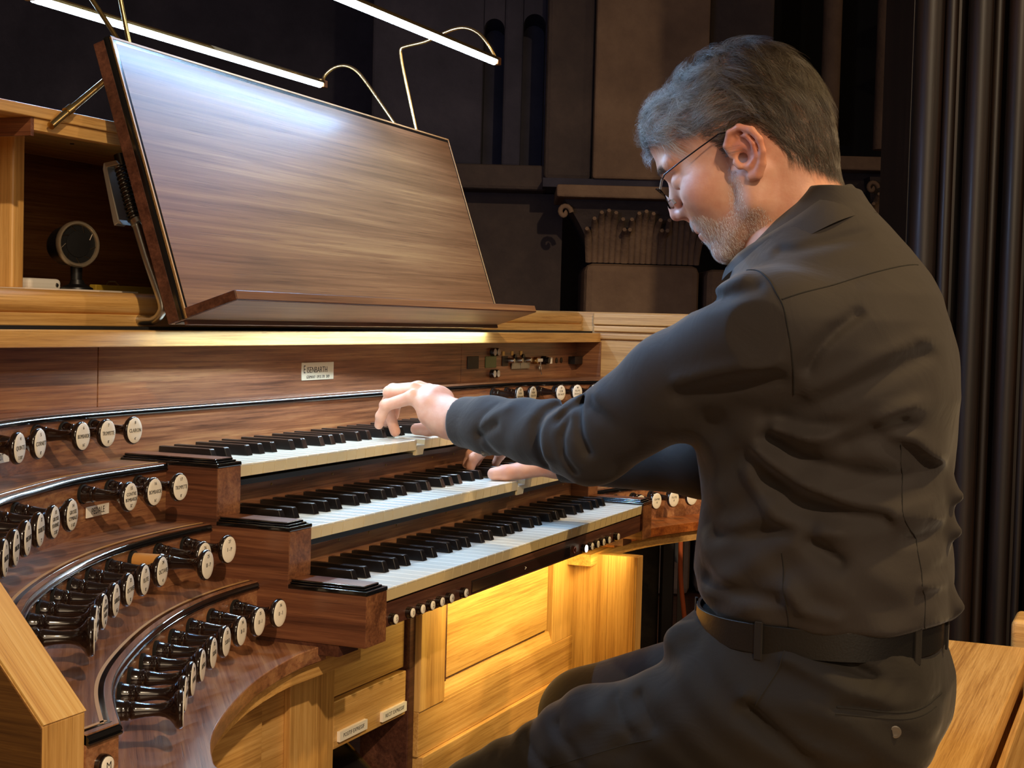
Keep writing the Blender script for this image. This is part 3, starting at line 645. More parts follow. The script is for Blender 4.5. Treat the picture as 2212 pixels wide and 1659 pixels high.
# arched blind arcade left of the great pier
arc = empty('blind_arcade', NP(-.05, 6.2, 0), 'dim stone arcade with two narrow round-headed niches', 'arcade')
NB([(-.60, .107, 6.45, 6.5, 0, 4)], 'niche_back', 'stone_b', parent=arc)
for a, b in ((-.60, -.150), (-.068, .009), (.098, .11)): NB([(a, b, 6.2, 6.45, 1.70, 4)], 'mullion', 'stone_b', parent=arc, bev=12)
for a, b, zt in ((-.150, -.068, 2.292), (.009, .098, 2.315)):
    c_, r_ = (a+b)/2, (b-a)/2; mb = MB(); pts_ = [(a, 4), (a, zt-r_)]+[(c_-r_*math.cos(math.pi*i/12), zt-r_+r_*math.sin(math.pi*i/12)) for i in range(1, 12)]+[(b, zt-r_), (b, 4)]
    vs = [NP(p[0], d_, p[1]) for d_ in (6.2, 6.45) for p in pts_]; k = len(pts_)
    mb.add(vs, [tuple(range(k)), tuple(range(k, 2*k))[::-1]]+[(i, (i+1) % k, k+(i+1) % k, k+i) for i in range(k)]).build('arch_head', 'stone_b', arc)
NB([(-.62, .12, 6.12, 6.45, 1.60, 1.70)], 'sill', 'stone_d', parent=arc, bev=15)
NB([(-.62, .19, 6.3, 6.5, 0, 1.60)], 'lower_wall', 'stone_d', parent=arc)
# pier with fluted leaf capital
pier = empty('stone_pier', NP(.5, 6.0, 0), 'broad stone pier with a carved leaf capital behind the player', 'pier')
NB([(.104, .293, 6.05, 6.5, 1.64, 4.2)], 'side_shaft', 'stone_d', parent=pier, bev=18)
NB([(.293, .735, 5.98, 6.6, 1.64, 4.2)], 'main_shaft', 'stone', parent=pier, bev=10)
NB([(.735, 1.005, 6.1, 6.6, 1.64, 4.2)], 'side_shaft', 'stone_d', parent=pier, bev=18)
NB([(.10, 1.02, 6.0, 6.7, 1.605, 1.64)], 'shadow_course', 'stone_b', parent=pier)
NB([(.152, .80, 5.86, 6.6, 1.556, 1.604)], 'abacus', 'stone', parent=pier, bev=8)
NB([(.275, .727, 6.0, 6.6, 0, 1.31)], 'lower_shaft', 'stone', parent=pier, bev=30)
NB([(.755, 1.3, 6.05, 6.7, 0, 1.30)], 'lower_shaft', 'stone', parent=pier, bev=30)
def capital(s0, s1, sn0, sn1, d, zb, zt, parent, mat, leaves=3, label='bell'):
    # flaring bell, then upright fluted leaves with curling tips
    mb = MB(); n = 8
    ring = []
    for i in range(n+1):
        t = i/n; f = t**1.6; a = sn0+(s0-sn0)*f; b = sn1+(s1-sn1)*f; dd = d+.10-.10*f; z = zb+(zt-zb)*t; ring.append((a, b, dd, z))
    for i in range(n):
        a, b = ring[i], ring[i+1]
        mb.add([NP(a[0]+.02, a[2]+.02, a[3]), NP(a[1]-.02, a[2]+.02, a[3]), NP(b[1]-.02, b[2]+.02, b[3]), NP(b[0]+.02, b[2]+.02, b[3]),
                NP(a[0]+.02, d+.5, a[3]), NP(a[1]-.02, d+.5, a[3]), NP(b[1]-.02, d+.5, b[3]), NP(b[0]+.02, d+.5, b[3])],
               [(0,1,2,3),(0,3,7,4),(1,5,6,2)])
    mb.build('bell', 'stone_d', parent)
    W_ = (sn1-sn0)/leaves
    for L_ in range(leaves):
        c0 = sn0+W_*(L_+.5); mb = MB(); nr = 7
        for j in range(nr):
            q = (j-(nr-1)/2)/((nr-1)/2)                     # -1..1 across the leaf
            pts_ = []; rr = []
            H = (zt-zb)*(.90-.30*q*q)
            for i in range(9):
                t = i/8; spread = 1+.5*t*t
                s_ = c0+q*W_*.47*(1+.22*t*t); z = zb+H*t-(.02*max(0, t-.8)*5); dd = d+.085-.10*t**1.6-(.03*max(0, t-.75)*4)
                pts_.append(NP(s_, dd, z)); rr.append((11.5+5*t*(1-t)*2)*(1-.4*max(0, t-.85)*5))
            mb.tube(pts_, rr, 6)
        mb.build('carved_leaf', mat, parent, smooth=60)
    for sgn, sx, sn in ((1, s0, sn0), (-1, s1, sn1)):
        pts_ = [NP(sx+sgn*(.02+.028*(1-k/14)*math.cos(k*.5)), d-.03, zt-.055+.03*(1-k/16)*math.sin(k*.5)) for k in range(15)]
        MB().tube(pts_, [10]*15, 8).build('corner_scroll', mat, parent, smooth=60)
capital(.165, .79, .285, .72, 5.95, 1.315, 1.556, pier, 'stone', 3)
# second opening on the right with slender columns and its carved string course
gal = empty('gallery_opening', NP(1.6, 7.0, 0), 'dark gallery opening with two slender stone columns over a carved ledge', 'gallery')
for s_, r_ in ((1.417, .042), (1.668, .046)):
    mb = MB().lathe([(0, r_*1000*1.02), (1400, r_*1000*1.02)], NP(s_, 7.0, 1.93 if s_ < 1.5 else 1.90), (0, 0, 1), 20); mb.build('slender_column', 'stone', gal, smooth=50)
NB([(1.03, 1.9, 7.35, 7.4, 1.0, 4)], 'dark_back', 'dark', parent=gal)
NB([(1.03, 1.9, 6.85, 7.3, 1.79, 1.852)], 'ledge', 'stone', parent=gal, bev=8)
NB([(1.03, 1.9, 7.0, 7.3, 1.2, 1.79)], 'wall_below', 'stone_d', parent=gal)
capital(1.565, 1.86, 1.60, 1.83, 6.86, 1.50, 1.765, gal, 'stone', 2)
for s_, z0, z1 in ((1.74, 2.35, 2.43), (1.79, 2.29, 2.36)): pass
mb = MB(); mb.add([NP(1.72, 6.95, 2.315), NP(1.84, 6.9, 2.365), NP(1.84, 6.9, 2.285), NP(1.72, 7.0, 2.31), NP(1.84, 7.0, 2.365), NP(1.84, 7.0, 2.285)], [(0,1,2),(3,5,4),(0,3,4,1),(1,4,5,2),(2,5,3,0)]); mb.build('bracket_block', 'stone', gal)
mb = MB(); mb.add([NP(1.66, 6.95, 2.50), NP(1.84, 6.9, 2.60), NP(1.84, 6.9, 2.49), NP(1.70, 6.9, 2.50), NP(1.66, 7.05, 2.52), NP(1.84, 7.05, 2.60), NP(1.84, 7.05, 2.49), NP(1.70, 7.05, 2.50)], [(0,1,2,3),(4,7,6,5),(0,4,5,1),(1,5,6,2),(2,6,7,3),(3,7,4,0)]); mb.build('bracket_block', 'stone', gal)
# dark wooden organ case on the right
oc = empty('organ_case', NP(1.05, 3.2, 0), 'tall dark wooden case post with vertical rounded mouldings, at right', 'case')
NB([(.83, 1.40, 3.25, 3.5, 0, 3.0)], 'post_core', 'casewood', parent=oc)
for s_, r_, dd in ((.862, 30, 3.24), (.905, 14, 3.23), (.96, 26, 3.21), (1.0, 12, 3.22), (1.035, 22, 3.19), (1.066, 8, 3.17), (1.12, 26, 3.2), (1.2, 26, 3.2)):
    MB().lathe([(0, r_), (2990, r_)], NP(s_, dd, .01), (0, 0, 1), 20).build('round_moulding', 'casewood', oc, smooth=50)
NB([(.93, .99, 3.16, 3.25, .01, .16), (1.0, 1.3, 3.14, 3.25, .01, .16)], 'plinth', 'casewood', parent=oc, bev=6)
# under the right-hand table: dark marbled slab, black post, cable, cloth
m = stone('grey_marble', ('#26241f', '#38352d', '#544e40'), .2, 9); MAT['marble'] = m
tag(NB([(.18, .352, 3.5, 3.55, 0, .62)], 'stone_slab', 'marble', kind='thing'), 'dark grey veined stone slab standing behind the oak knee wall', 'slab')
tag(NB([(.354, .383, 3.46, 3.5, 0, .62)], 'black_post', 'plastic', kind='thing', bev=3), 'black upright post beside the grey stone slab', 'post')
MB_c = MB().tube(catmull([NP(.392, 3.45, .80), NP(.394, 3.45, .583), NP(.397, 3.45, .50), NP(.407, 3.45, .42), NP(.420, 3.45, .33), NP(.45, 3.45, .15), NP(.5, 3.4, .012), NP(.8, 3.3, .008)], 6), 5.5, 10)
tag(MB_c.build('power_cable', plain('orange_cable', '#e0703c', .5), None, org=NP(.4, 3.45, 0), smooth=60), 'orange cable hanging beside the black post', 'cable')
mb = MB(); nu, nv = 22, 12; vs = []
for j in range(nv):
    for i in range(nu):
        u = i/(nu-1); v = j/(nv-1); vs.append(NP(.405+.10*u+.02*v*(1-u), 4.4+.018*math.sin(u*17+v*2), .66-.22*v-.06*v*u))
mb.add(vs, [(j*nu+i, j*nu+i+1, (j+1)*nu+i+1, (j+1)*nu+i) for j in range(nv-1) for i in range(nu-1)])
o = mb.build('hanging_cloth', plain('grey_cloth', '#6a6353', .9), None, org=NP(.45, 4.4, .4), smooth=60); sm = o.modifiers.new('thick', 'SOLIDIFY'); sm.thickness = .004
tag(o, 'pale grey cloth hanging in folds behind the orange cable', 'cloth')
ps_ = NB([(.50, .515, 4.415, 4.43, 0, .67), (.40, .515, 4.40, 4.43, .655, .67)], 'hanging_rail', 'darkmetal', kind='thing', label='thin dark rail carrying the grey cloth', cat='rail')
NB([(-3.0, 2.4, 6.9, 6.95, 0, .55)], 'baseboard_back', 'casewood')

# ============================================================ THE ORGANIST
import openvdb as vdb
def f32(a): return np.asarray(a, np.float32)
def grid(b, h):
    ax = [np.arange(b[i], b[i+1]+h, h, dtype=np.float32) for i in (0, 2, 4)]
    return ax, np.meshgrid(*ax, indexing='ij', sparse=True)
def smin(a, b, k):
    h = np.maximum(k-np.abs(a-b), 0)/k; return np.minimum(a, b)-h*h*k*.25
def smax(a, b, k): return -smin(-a, -b, k)
def caps(P, a, b, ra, rb=None):
    rb = ra if rb is None else rb; X, Y, Z = P; d = [b[i]-a[i] for i in range(3)]; L2 = sum(v*v for v in d)+1e-9
    t = np.clip(((X-a[0])*d[0]+(Y-a[1])*d[1]+(Z-a[2])*d[2])/L2, 0, 1)
    return np.sqrt((X-a[0]-t*d[0])**2+(Y-a[1]-t*d[1])**2+(Z-a[2]-t*d[2])**2)-(ra+(rb-ra)*t)
def chain(P, pts, rs, k=6):
    o = None
    for i in range(len(pts)-1):
        c = caps(P, pts[i], pts[i+1], rs[i], rs[i+1]); o = c if o is None else smin(o, c, k)
    return o
def ell(P, c, r):
    X, Y, Z = P; q = np.sqrt(((X-c[0])/r[0])**2+((Y-c[1])/r[1])**2+((Z-c[2])/r[2])**2)
    return (q-1)*min(r)*(.55+.45*1) if True else q
def extract(ax, D, h, iso=0.0):
    g = vdb.FloatGrid(50.0); g.copyFromArray(np.ascontiguousarray(np.clip(D, -50, 50), np.float32), tolerance=0.0)
    p, q = g.convertToQuads(iso); p = np.array(p, float)*h+np.array([a[0] for a in ax]); return p, np.array(q)
def polyd(Yg, Zg, pts):
    o = None
    for a, b in zip(pts[:-1], pts[1:]):
        dy, dz = b[0]-a[0], b[1]-a[1]; t = np.clip(((Yg-a[0])*dy+(Zg-a[1])*dz)/(dy*dy+dz*dz+1e-9), 0, 1)
        d = np.sqrt((Yg-a[0]-t*dy)**2+(Zg-a[1]-t*dz)**2); o = d if o is None else np.minimum(o, d)
    return o
def meshobj(name, p, q, mat, parent, smooth=True, relax_it=0):
    me = bpy.data.meshes.new(name); base = np.array(parent['org'])
    me.from_pydata([tuple(v) for v in ((p-base)*.001)], [], [tuple(int(i) for i in f) for f in q]); me.materials.append(MAT[mat] if isinstance(mat, str) else mat)
    bm = bmesh.new(); bm.from_mesh(me)
    for _ in range(relax_it): bmesh.ops.smooth_vert(bm, verts=bm.verts, factor=.5, use_axis_x=True, use_axis_y=True, use_axis_z=True)
    bmesh.ops.recalc_face_normals(bm, faces=bm.faces); bm.to_mesh(me); bm.free()
    if smooth: me.shade_smooth()
    o = bpy.data.objects.new(name, me); C.objects.link(o); o.parent = parent; o['org'] = parent['org']; return o
XC = 380.0
man = empty('person', (XC, -380, -800), 'person seated at the keys, dark shirt and trousers, grey hair, rimless glasses, looking down', 'person')
FOLDS = {
'R1': [[-354, 174], [-383, 168], [-407, 166], [-453, 183], [-491, 202]],
'V1': [[-344, 184], [-390, 176], [-446, 181]],
'V2': [[-424, 166], [-454, 173], [-479, 182]],
'R2': [[-335, 149], [-360, 128], [-393, 111], [-433, 98], [-469, 90], [-525, 99]],
'V3': [[-342, 120], [-369, 97], [-418, 84], [-472, 86], [-532, 94]],
'V4': [[-344, 161], [-367, 150], [-400, 137], [-440, 128], [-478, 126]],
'R3': [[-467, 171], [-492, 164], [-514, 138], [-534, 102]],
'V5': [[-466, 165], [-485, 149], [-509, 125], [-526, 106]],
'R4': [[-319, 127], [-337, 99], [-354, 79], [-378, 68], [-418, 65]],
'V6': [[-390, 53], [-403, 45], [-421, 33]],
'V6b': [[-280, 47], [-338, 58], [-391, 68]],
'R5': [[-477, 82], [-504, 84], [-523, 73], [-540, 59]],
'V7': [[-485, 57], [-505, 59], [-517, 53]],
'V9': [[-516, 21], [-527, 8], [-537, 5]],
'R6': [[-507, 8], [-528, 4], [-548, -1]],
'V10': [[-273, -1], [-307, -8], [-357, -10]],
'R7': [[-372, 5], [-389, -18], [-422, -26]],
'V11': [[-337, 363], [-356, 364], [-386, 373], [-421, 387]],
'yoke': [[-364, 309], [-382, 317], [-403, 325], [-426, 336], [-448, 345], [-469, 353], [-485, 356], [-497, 356]],
'armhole': [[-314, 340], [-325, 340], [-335, 337], [-348, 328], [-357, 316], [-366, 303], [-371, 287], [-374, 272], [-376, 257], [-376, 234], [-374, 211]],
'V12': [[-388, 240], [-399, 261], [-414, 279], [-431, 295]],
'V13': [[-362, 188], [-392, 202], [-422, 216], [-466, 242], [-489, 256]],
'R13': [[-392, 213], [-422, 228], [-466, 254], [-494, 271]],
'S1v': [[-259, 305], [-295, 308], [-335, 320]],
'S2r': [[-256, 316], [-286, 326], [-316, 333]],
'S3r': [[-249, 218], [-297, 231], [-360, 242]],
'S3v': [[-249, 205], [-298, 217], [-360, 229]],
'collar': [[-339, 364], [-356, 373], [-378, 388], [-401, 397], [-416, 403], [-427, 407], [-439, 407]],
'E1v': [[-105, 187], [-110, 168], [-114, 150], [-122, 132]],
'E2v': [[-79, 164], [-90, 176], [-105, 188]],
'E3v': [[-51, 110], [-45, 133], [-42, 155], [-49, 170], [-69, 182]],
'E4v': [[-102, 107], [-90, 125], [-88, 146], [-94, 165]],
'E5r': [[-63, 120], [-58, 145], [-61, 165], [-77, 178]],
'E6r': [[-138, 196], [-166, 181], [-213, 178], [-267, 188]],
'E7v': [[-128, 185], [-157, 168], [-204, 163]],
'cuffseam': [[32, 175], [48, 160], [55, 142], [56, 126], [51, 111], [38, 104]],
'C1v': [[54, 137], [39, 144], [23, 151]],
'C2r': [[46, 146], [25, 166], [7, 175]],
'C3v': [[50, 134], [30, 112], [4, 91]],
'P1v': [[-350, -51], [-384, -57], [-423, -68], [-456, -88]],
'P2v': [[-390, -60], [-430, -76], [-462, -88], [-481, -98]],
'P3r': [[-371, -72], [-398, -82], [-437, -97], [-475, -99]],
'P4v': [[-341, -126], [-367, -144], [-400, -164], [-433, -172], [-459, -181]],
'P5r': [[-333, -116], [-367, -136], [-403, -159], [-452, -173]],
'P6v': [[-333, -129], [-361, -152], [-394, -172], [-427, -191]],
'pocket': [[-429, -114], [-450, -115], [-476, -118], [-500, -120], [-517, -119]],
'pbtn': [[-486, -139]],
'sideseam': [[-369, -58], [-365, -79], [-355, -100], [-343, -123]],
'K1v': [[-174, -144], [-187, -158], [-205, -174]],
'K2v': [[-110, -180], [-134, -196], [-149, -210]],
'K3v': [[-66, -203], [-90, -216], [-112, -226]],
'K4v': [[-31, -230], [-53, -238], [-67, -243]],
'K5v': [[-204, -138], [-219, -150], [-229, -162]],
'inseam': [[-61, -244], [-119, -218], [-175, -194], [-230, -174]],
}

def cloth(name, c, rough=.75, sheen=.35, wsc=1):
    m, N, L, b = newmat(name); b.inputs['Base Color'].default_value = lin(c); b.inputs['Roughness'].default_value = rough
    b.inputs['Sheen Weight'].default_value = sheen; b.inputs['Sheen Roughness'].default_value = .4; b.inputs['Specular IOR Level'].default_value = .25
    t = N.new('ShaderNodeTexCoord'); n = N.new('ShaderNodeTexNoise'); n.inputs['Scale'].default_value = 900*wsc; n.inputs['Detail'].default_value = 2
    n2 = N.new('ShaderNodeTexNoise'); n2.inputs['Scale'].default_value = 14; n2.inputs['Detail'].default_value = 3; n2.inputs['Distortion'].default_value = 1.2
    L.new(t.outputs['Object'], n.inputs['Vector']); L.new(t.outputs['Object'], n2.inputs['Vector'])
    a = N.new('ShaderNodeBump'); a.inputs['Strength'].default_value = .12; a.inputs['Distance'].default_value = .0008; L.new(n.outputs['Fac'], a.inputs['Height'])
    c2 = N.new('ShaderNodeBump'); c2.inputs['Strength'].default_value = .35; c2.inputs['Distance'].default_value = .006; L.new(n2.outputs['Fac'], c2.inputs['Height']); L.new(a.outputs['Normal'], c2.inputs['Normal'])
    L.new(c2.outputs['Normal'], b.inputs['Normal']); return m
MAT['shirt'] = cloth('charcoal_shirt_cloth', '#332e2c', .8, .15)
MAT['trousers'] = cloth('dark_trouser_cloth', '#221e1b', .8, .12)
MAT['seam'] = plain('seam_thread', '#191613', .9)
MAT['leather'] = plain('black_leather', '#0b0a0a', .5, coat=.08, bump=.2, bscale=400)
# ---- shirt
h = 3.2
ax, P = grid((160, 620, -560, 150, -100, 440), h); X, Y, Z = P
zz = ax[2]
SZ = [-100,-68,-40,-20,0,40,80,110,140,168,205,258,290,320,345,373,400,421,440]
SB = [-505,-510,-522,-520,-519,-514,-513,-513,-514,-517,-520,-512,-505,-495,-480,-459,-434,-412,-400]
SF = [-262,-256,-246,-236,-230,-232,-238,-232,-228,-226,-232,-243,-250,-258,-262,-280,-304,-330,-345]
SW = [150,158,166,170,170,166,165,167,172,180,188,190,184,160,128,98,76,64,58]
yb = np.interp(zz, SZ, SB).astype(np.float32); yf = np.interp(zz, SZ, SF).astype(np.float32); wv = np.interp(zz, SZ, SW).astype(np.float32)
yc = ((yb+yf)/2)[None, None, :]; hv = ((yf-yb)/2)[None, None, :]; wv = wv[None, None, :]
e_ = 2.35
D = ((np.abs((X-XC)/wv)**e_+np.abs((Y-yc)/hv)**e_)**(1/e_)-1)*np.minimum(wv, hv)*.9
D = smax(D, -(Z+44), 8)
D = smin(D, caps(P, (238,-352,282), (522,-352,282), 56, 56), 45)
D = smin(D, caps(P, (300,-362,335), (350,-358,380), 40, 30), 40); D = smin(D, caps(P, (460,-362,335), (410,-358,380), 40, 30), 40)
LS, LE, LW = (212,-338,278), (312,-108,140), (404,112,147)
RS, RE, RW = (548,-335,278), (585,-170,98), (590,40,88)
armL = chain(P, [LS, (262,-223,212), LE], [60, 57, 50], 20); armL = smin(armL, caps(P, LE, (380,55,146), 48, 36), 22)
armL = smin(armL, caps(P, (380,55,146), (400,102,147), 36, 33), 10)
armR = chain(P, [RS, RE], [60, 48], 10); armR = smin(armR, caps(P, RE, (589,38,89), 46, 33), 20)
cutL = (np.array(LW, float)-np.array(LE, float)); cutL /= np.linalg.norm(cutL)
cl = (X-400)*cutL[0]+(Y-103)*cutL[1]+(Z-147)*cutL[2]; armL = smax(armL, cl, 3)
armR = smax(armR, (Y-38), 3)
D = smin(D, armL, 26); D = smin(D, armR, 26)
# folds, read as lines on the near side of the cloth
Yg, Zg = ax[1][:, None], ax[2][None, :]
FO = np.zeros((len(ax[1]), len(ax[2])), np.float32)
def fold(n, A, s):
    global FO
    FO = FO+(A*np.exp(-(polyd(Yg, Zg, FOLDS[n])/s)**2)).astype(np.float32)
for n, A, s in (('R1',-7,9),('V1',6,10),('V2',6,10),('R2',-9,9),('V3',9,14),('V4',8,10),('R3',-7,9),('V5',7,13),('R4',-6,10),('V6',7,8),('V6b',6,9),
                ('R5',-9,9),('V7',7,8),('V9',8,8),('R6',-9,9),('V10',6,10),('R7',-6,9),('V11',5,7),('V12',6,7),('V13',7,13),('R13',-5,10),('S1v',6,8),('S2r',-5,9),
                ('S3r',-5,10),('S3v',5,10)): fold(n, A, s)
zf = np.clip((210-Zg)/50, 0, 1)*np.clip((-225-Yg)/40, 0, 1)
FO = FO+zf*(1.5*np.sin(.115*Zg+.05*Yg+1.9*np.sin(.024*Yg+.01*Zg+1))+1.1*np.sin(.07*Zg-.10*Yg+1.5*np.sin(.03*Zg)))
mt = np.clip((XC-20-X)/60, 0, 1)
FA = FO[None, :, :]*mt; D = D+FA
FO = np.zeros_like(FO)
for n, A, s in (('E1v',8,7),('E2v',6,5),('E3v',8,8),('E4v',6,5),('E5r',-5,7),('E6r',-5,12),('E7v',5,10),('C1v',6,6),('C2r',-3,6),('C3v',4,6),('cuffseam',2.2,2.6)): fold(n, A, s)
FO = FO+1.3*np.sin(.13*Yg+.06*Zg+1.6*np.sin(.035*Zg))*np.clip((Yg+130)/60, 0, 1)*np.clip((40-Yg)/30, 0, 1)
FO *= np.clip((ax[1]+175)/40, 0, 1)[:, None]
D = D+FO[None, :, :]*np.clip((470-X)/20, 0, 1)
FO = np.zeros_like(FO)
for a_, b_ in (((376,-506,-22),(372,-528,-27)),((376,-508,99),(372,-523,97)),((376,-508,59),(372,-523,57))): D = smin(D, caps(P, a_, b_, 16, 5), 22)
# far-side and general drape
D = D+1.6*np.sin(Z*.055+Y*.03)*np.sin(X*.03+1)*np.clip((X-330)/60, 0, 1)
sp_, sq_ = extract(ax, D, h)
shirt = meshobj('shirt', sp_, sq_, 'shirt', man, relax_it=1)
# ---- trousers
h = 3.6
ax, P = grid((150, 620, -545, 130, -560, -40), h); X, Y, Z = P; zz = ax[2]
PZ = [-560,-235,-214,-174,-125,-78,-60,-40]; PB = [-470,-478,-500,-518,-521,-511,-508,-508]; PF = [-300,-290,-262,-240,-232,-236,-240,-243]; PW = [175,180,186,188,180,164,158,156]
yb = np.interp(zz, PZ, PB); yf = np.interp(zz, PZ, PF); wv = f32(np.interp(zz, PZ, PW))[None, None, :]; yc = f32((yb+yf)/2)[None, None, :]; hv = f32((yf-yb)/2)[None, None, :]
D = ((np.abs((X-XC)/wv)**2.5+np.abs((Y-yc)/hv)**2.5)**(1/2.5)-1)*np.minimum(wv, hv)*.9
D = smax(D, -(Z+232), 14); D = smax(D, Z+48, 6)
lt = chain(P, [(285,-420,-148), (276,-285,-166), (270,-150,-222), (268,-6,-306)], [88, 78, 75, 66], 30)
rl = chain(P, [(475,-420,-148), (488,-285,-158), (500,-45,-243)], [88, 78, 64], 30)
D = smin(D, lt, 36); D = smin(D, rl, 36)
D = smin(D, caps(P, (268,-6,-310), (262,30,-560), 62, 50), 18); D = smin(D, caps(P, (500,-45,-246), (498,-20,-560), 60, 48), 18)
D = smin(D, caps(P, (285,-240,-84), (440,-236,-80), 24, 24), 26)
D = np.where(Y < -272, smax(D, -(Z+228), 14), D)
Yg, Zg = ax[1][:, None], ax[2][None, :]; FO = np.zeros((len(ax[1]), len(ax[2])), np.float32)
FOLDS['F1'] = [(-238,-100),(-242,-74),(-258,-60),(-286,-62)]; FOLDS['F2'] = [(-266,-84),(-282,-104),(-300,-128)]
for n, A, s in (('P1v',7,8),('P2v',6,8),('P3r',-5,9),('P4v',7,11),('P5r',-5,9),('P6v',6,9),('pocket',3.5,4.5),('K1v',5,6),('K2v',5,6),('K3v',5,6),('K4v',4,6),('K5v',5,6)): fold(n, A, s)
FO = FO+(1.5*np.sin(.06*Yg-.13*Zg+1.7*np.sin(.03*Yg+2))+1.0*np.sin(.12*Yg+.09*Zg+1.3*np.sin(.04*Zg))*np.clip((Yg+300)/100, 0, 1))
D = D+FO[None, :, :]*np.clip((360-X)/50, 0, 1)
sp_, sq_ = extract(ax, D, h)
trou = meshobj('trousers', sp_, sq_, 'trousers', man, relax_it=1)
def loopring(z, grow, n=72, dz=lambda a: 0):
    """ring around the waist following the trouser section"""
    out = []
    for i in range(n):
        a = 2*math.pi*i/n; c, s = math.cos(a), math.sin(a); w_ = 158+grow; hh = 133+grow; e = 2.5
        r = (abs(c/w_)**e+abs(s/hh)**e)**(-1/e); out.append((XC+r*c, -375.5+r*s, z+dz(a)))
    return out
mb = MB(); rings = []
for z, g in ((-72, 2), (-72, 6.5), (-40, 6.5), (-40, 2)): rings.append(loopring(z, g))
n = 72
for r_ in rings: mb.v += r_
mb.f = [(k*n+i, k*n+(i+1) % n, ((k+1) % 4)*n+(i+1) % n, ((k+1) % 4)*n+i) for k in range(4) for i in range(n)]
belt = mb.build('belt', 'leather', man, smooth=50, bev=.8)
def belt_loop(a):
    c, s = math.cos(a), math.sin(a); w_, hh, e = 166, 141, 2.5; r = (abs(c/w_)**e+abs(s/hh)**e)**(-1/e); p = np.array([XC+r*c, -375.5+r*s, 0])
    t = np.array([-s, c, 0]); nn = np.array([c, s, 0]); vs = []
    for z in (-78, -37):
        for q in (-4.5, 4.5):
            for k in (-2, 1.2): v = p+t*q+nn*k; vs.append((v[0], v[1], z))
    MB().add(vs, [(0,1,3,2),(4,6,7,5),(0,4,5,1),(2,3,7,6),(1,5,7,3),(0,2,6,4)]).build('belt_loop', 'trousers', man, bev=.8)
for a in (math.pi*.62, math.pi*.93, math.pi*1.28, math.pi*1.5, -.3, .4): belt_loop(a)
# rays from the bass side find the cloth, so seams lie on it
from mathutils.bvhtree import BVHTree
def bvh(o):
    me = o.data; return BVHTree.FromPolygons([tuple(v.co) for v in me.vertices], [tuple(p.vertices) for p in me.polygons])
def drape(o, pts, off=.3, dense=6):
    tr = o.get('_t'); t = bv[o.name]; out = []; base = np.array(man['org'])
    for y, z in relax(catmull(pts, dense), 3):
        s_ = Vector(((-200-base[0])*.001, (y-base[1])*.001, (z-base[2])*.001)); hit = t.ray_cast(s_, Vector((1, 0, 0)))
        if hit[0] is not None: out.append((hit[0].x*1000+base[0]-off, y, z))
    return out
bv = {shirt.name: bvh(shirt), trou.name: bvh(trou)}
def seam(o, pts, r, name='seam', mat='seam', off=.2):
    p = drape(o, pts, off)
    if len(p) > 2: return MB().tube(p, r, 6).build(name, mat, man, smooth=60)
seam(shirt, FOLDS['yoke'], .9); seam(shirt, FOLDS['armhole'], 1.0)
seam(shirt, [(-371,-50),(-371,-25),(-366,10),(-362,40)], .6); seam(shirt, [(-476,160),(-477,120),(-482,85),(-492,50),(-500,15),(-504,-20),(-503,-45)], .6)
seam(trou, FOLDS['sideseam'], .8); seam(trou, FOLDS['pocket'], 1.2)
seam(trou, [(p[0], p[1]-6) for p in FOLDS['pocket']], .8)
seam(trou, FOLDS['inseam'], .6)
def shirt_button(o, y, z, r, name, mat='plastic'):
    p = drape(o, [(y-1, z), (y, z), (y+1, z)], 0)
    if p:
        q = p[len(p)//2]; MB().lathe([(-.5, r), (1.2, r), (1.7, r*.8), (1.3, r*.6), (1.3, .3)], q, (-1, -.35, 0), 18).build(name, mat, man, smooth=40)
MAT['btn'] = plain('grey_horn_button', '#5e574e', .3, coat=.4)
shirt_button(trou, -486, -138, 6.5, 'pocket_button', 'btn')
shirt_button(shirt, 52, 113, 5, 'cuff_button', 'btn'); shirt_button(shirt, 2, 97, 4.5, 'cuff_button', 'btn')
# ---- collar
cpt = [(0,(380,-250,356),(380,-248,334)),(45,(328,-276,366),(318,-278,345)),(75,(306,-308,382),(292,-316,357)),(105,(302,-342,402),(286,-358,379)),(140,(322,-376,430),(308,-394,402)),(180,(380,-392,447),(380,-414,414))]
cpt += [(360-a, (2*XC-t[0], t[1], t[2]), (2*XC-b_[0], b_[1], b_[2])) for a, t, b_ in cpt[-2:0:-1]]
top = relax(catmull([c[1] for c in cpt]+[cpt[0][1]], 8), 4); bot = relax(catmull([c[2] for c in cpt]+[cpt[0][2]], 8), 4)
mb = MB(); n = len(top); cen = (top.mean(0)+bot.mean(0))/2
rows = [top+(top-cen)*[-.03,-.03,0], top, top*.67+bot*.33+(top-cen)*[.05,.05,0], top*.33+bot*.67+(bot-cen)*[.075,.075,0], bot+(bot-cen)*[.085,.085,0], bot+(bot-cen)*[-.05,-.05,0]]
for r_ in rows: mb.v += [tuple(v) for v in r_]
mb.f = [(k*n+i, k*n+i+1, (k+1)*n+i+1, (k+1)*n+i) for k in range(5) for i in range(n-1)]
mb.build('collar', 'shirt', man, smooth=70)

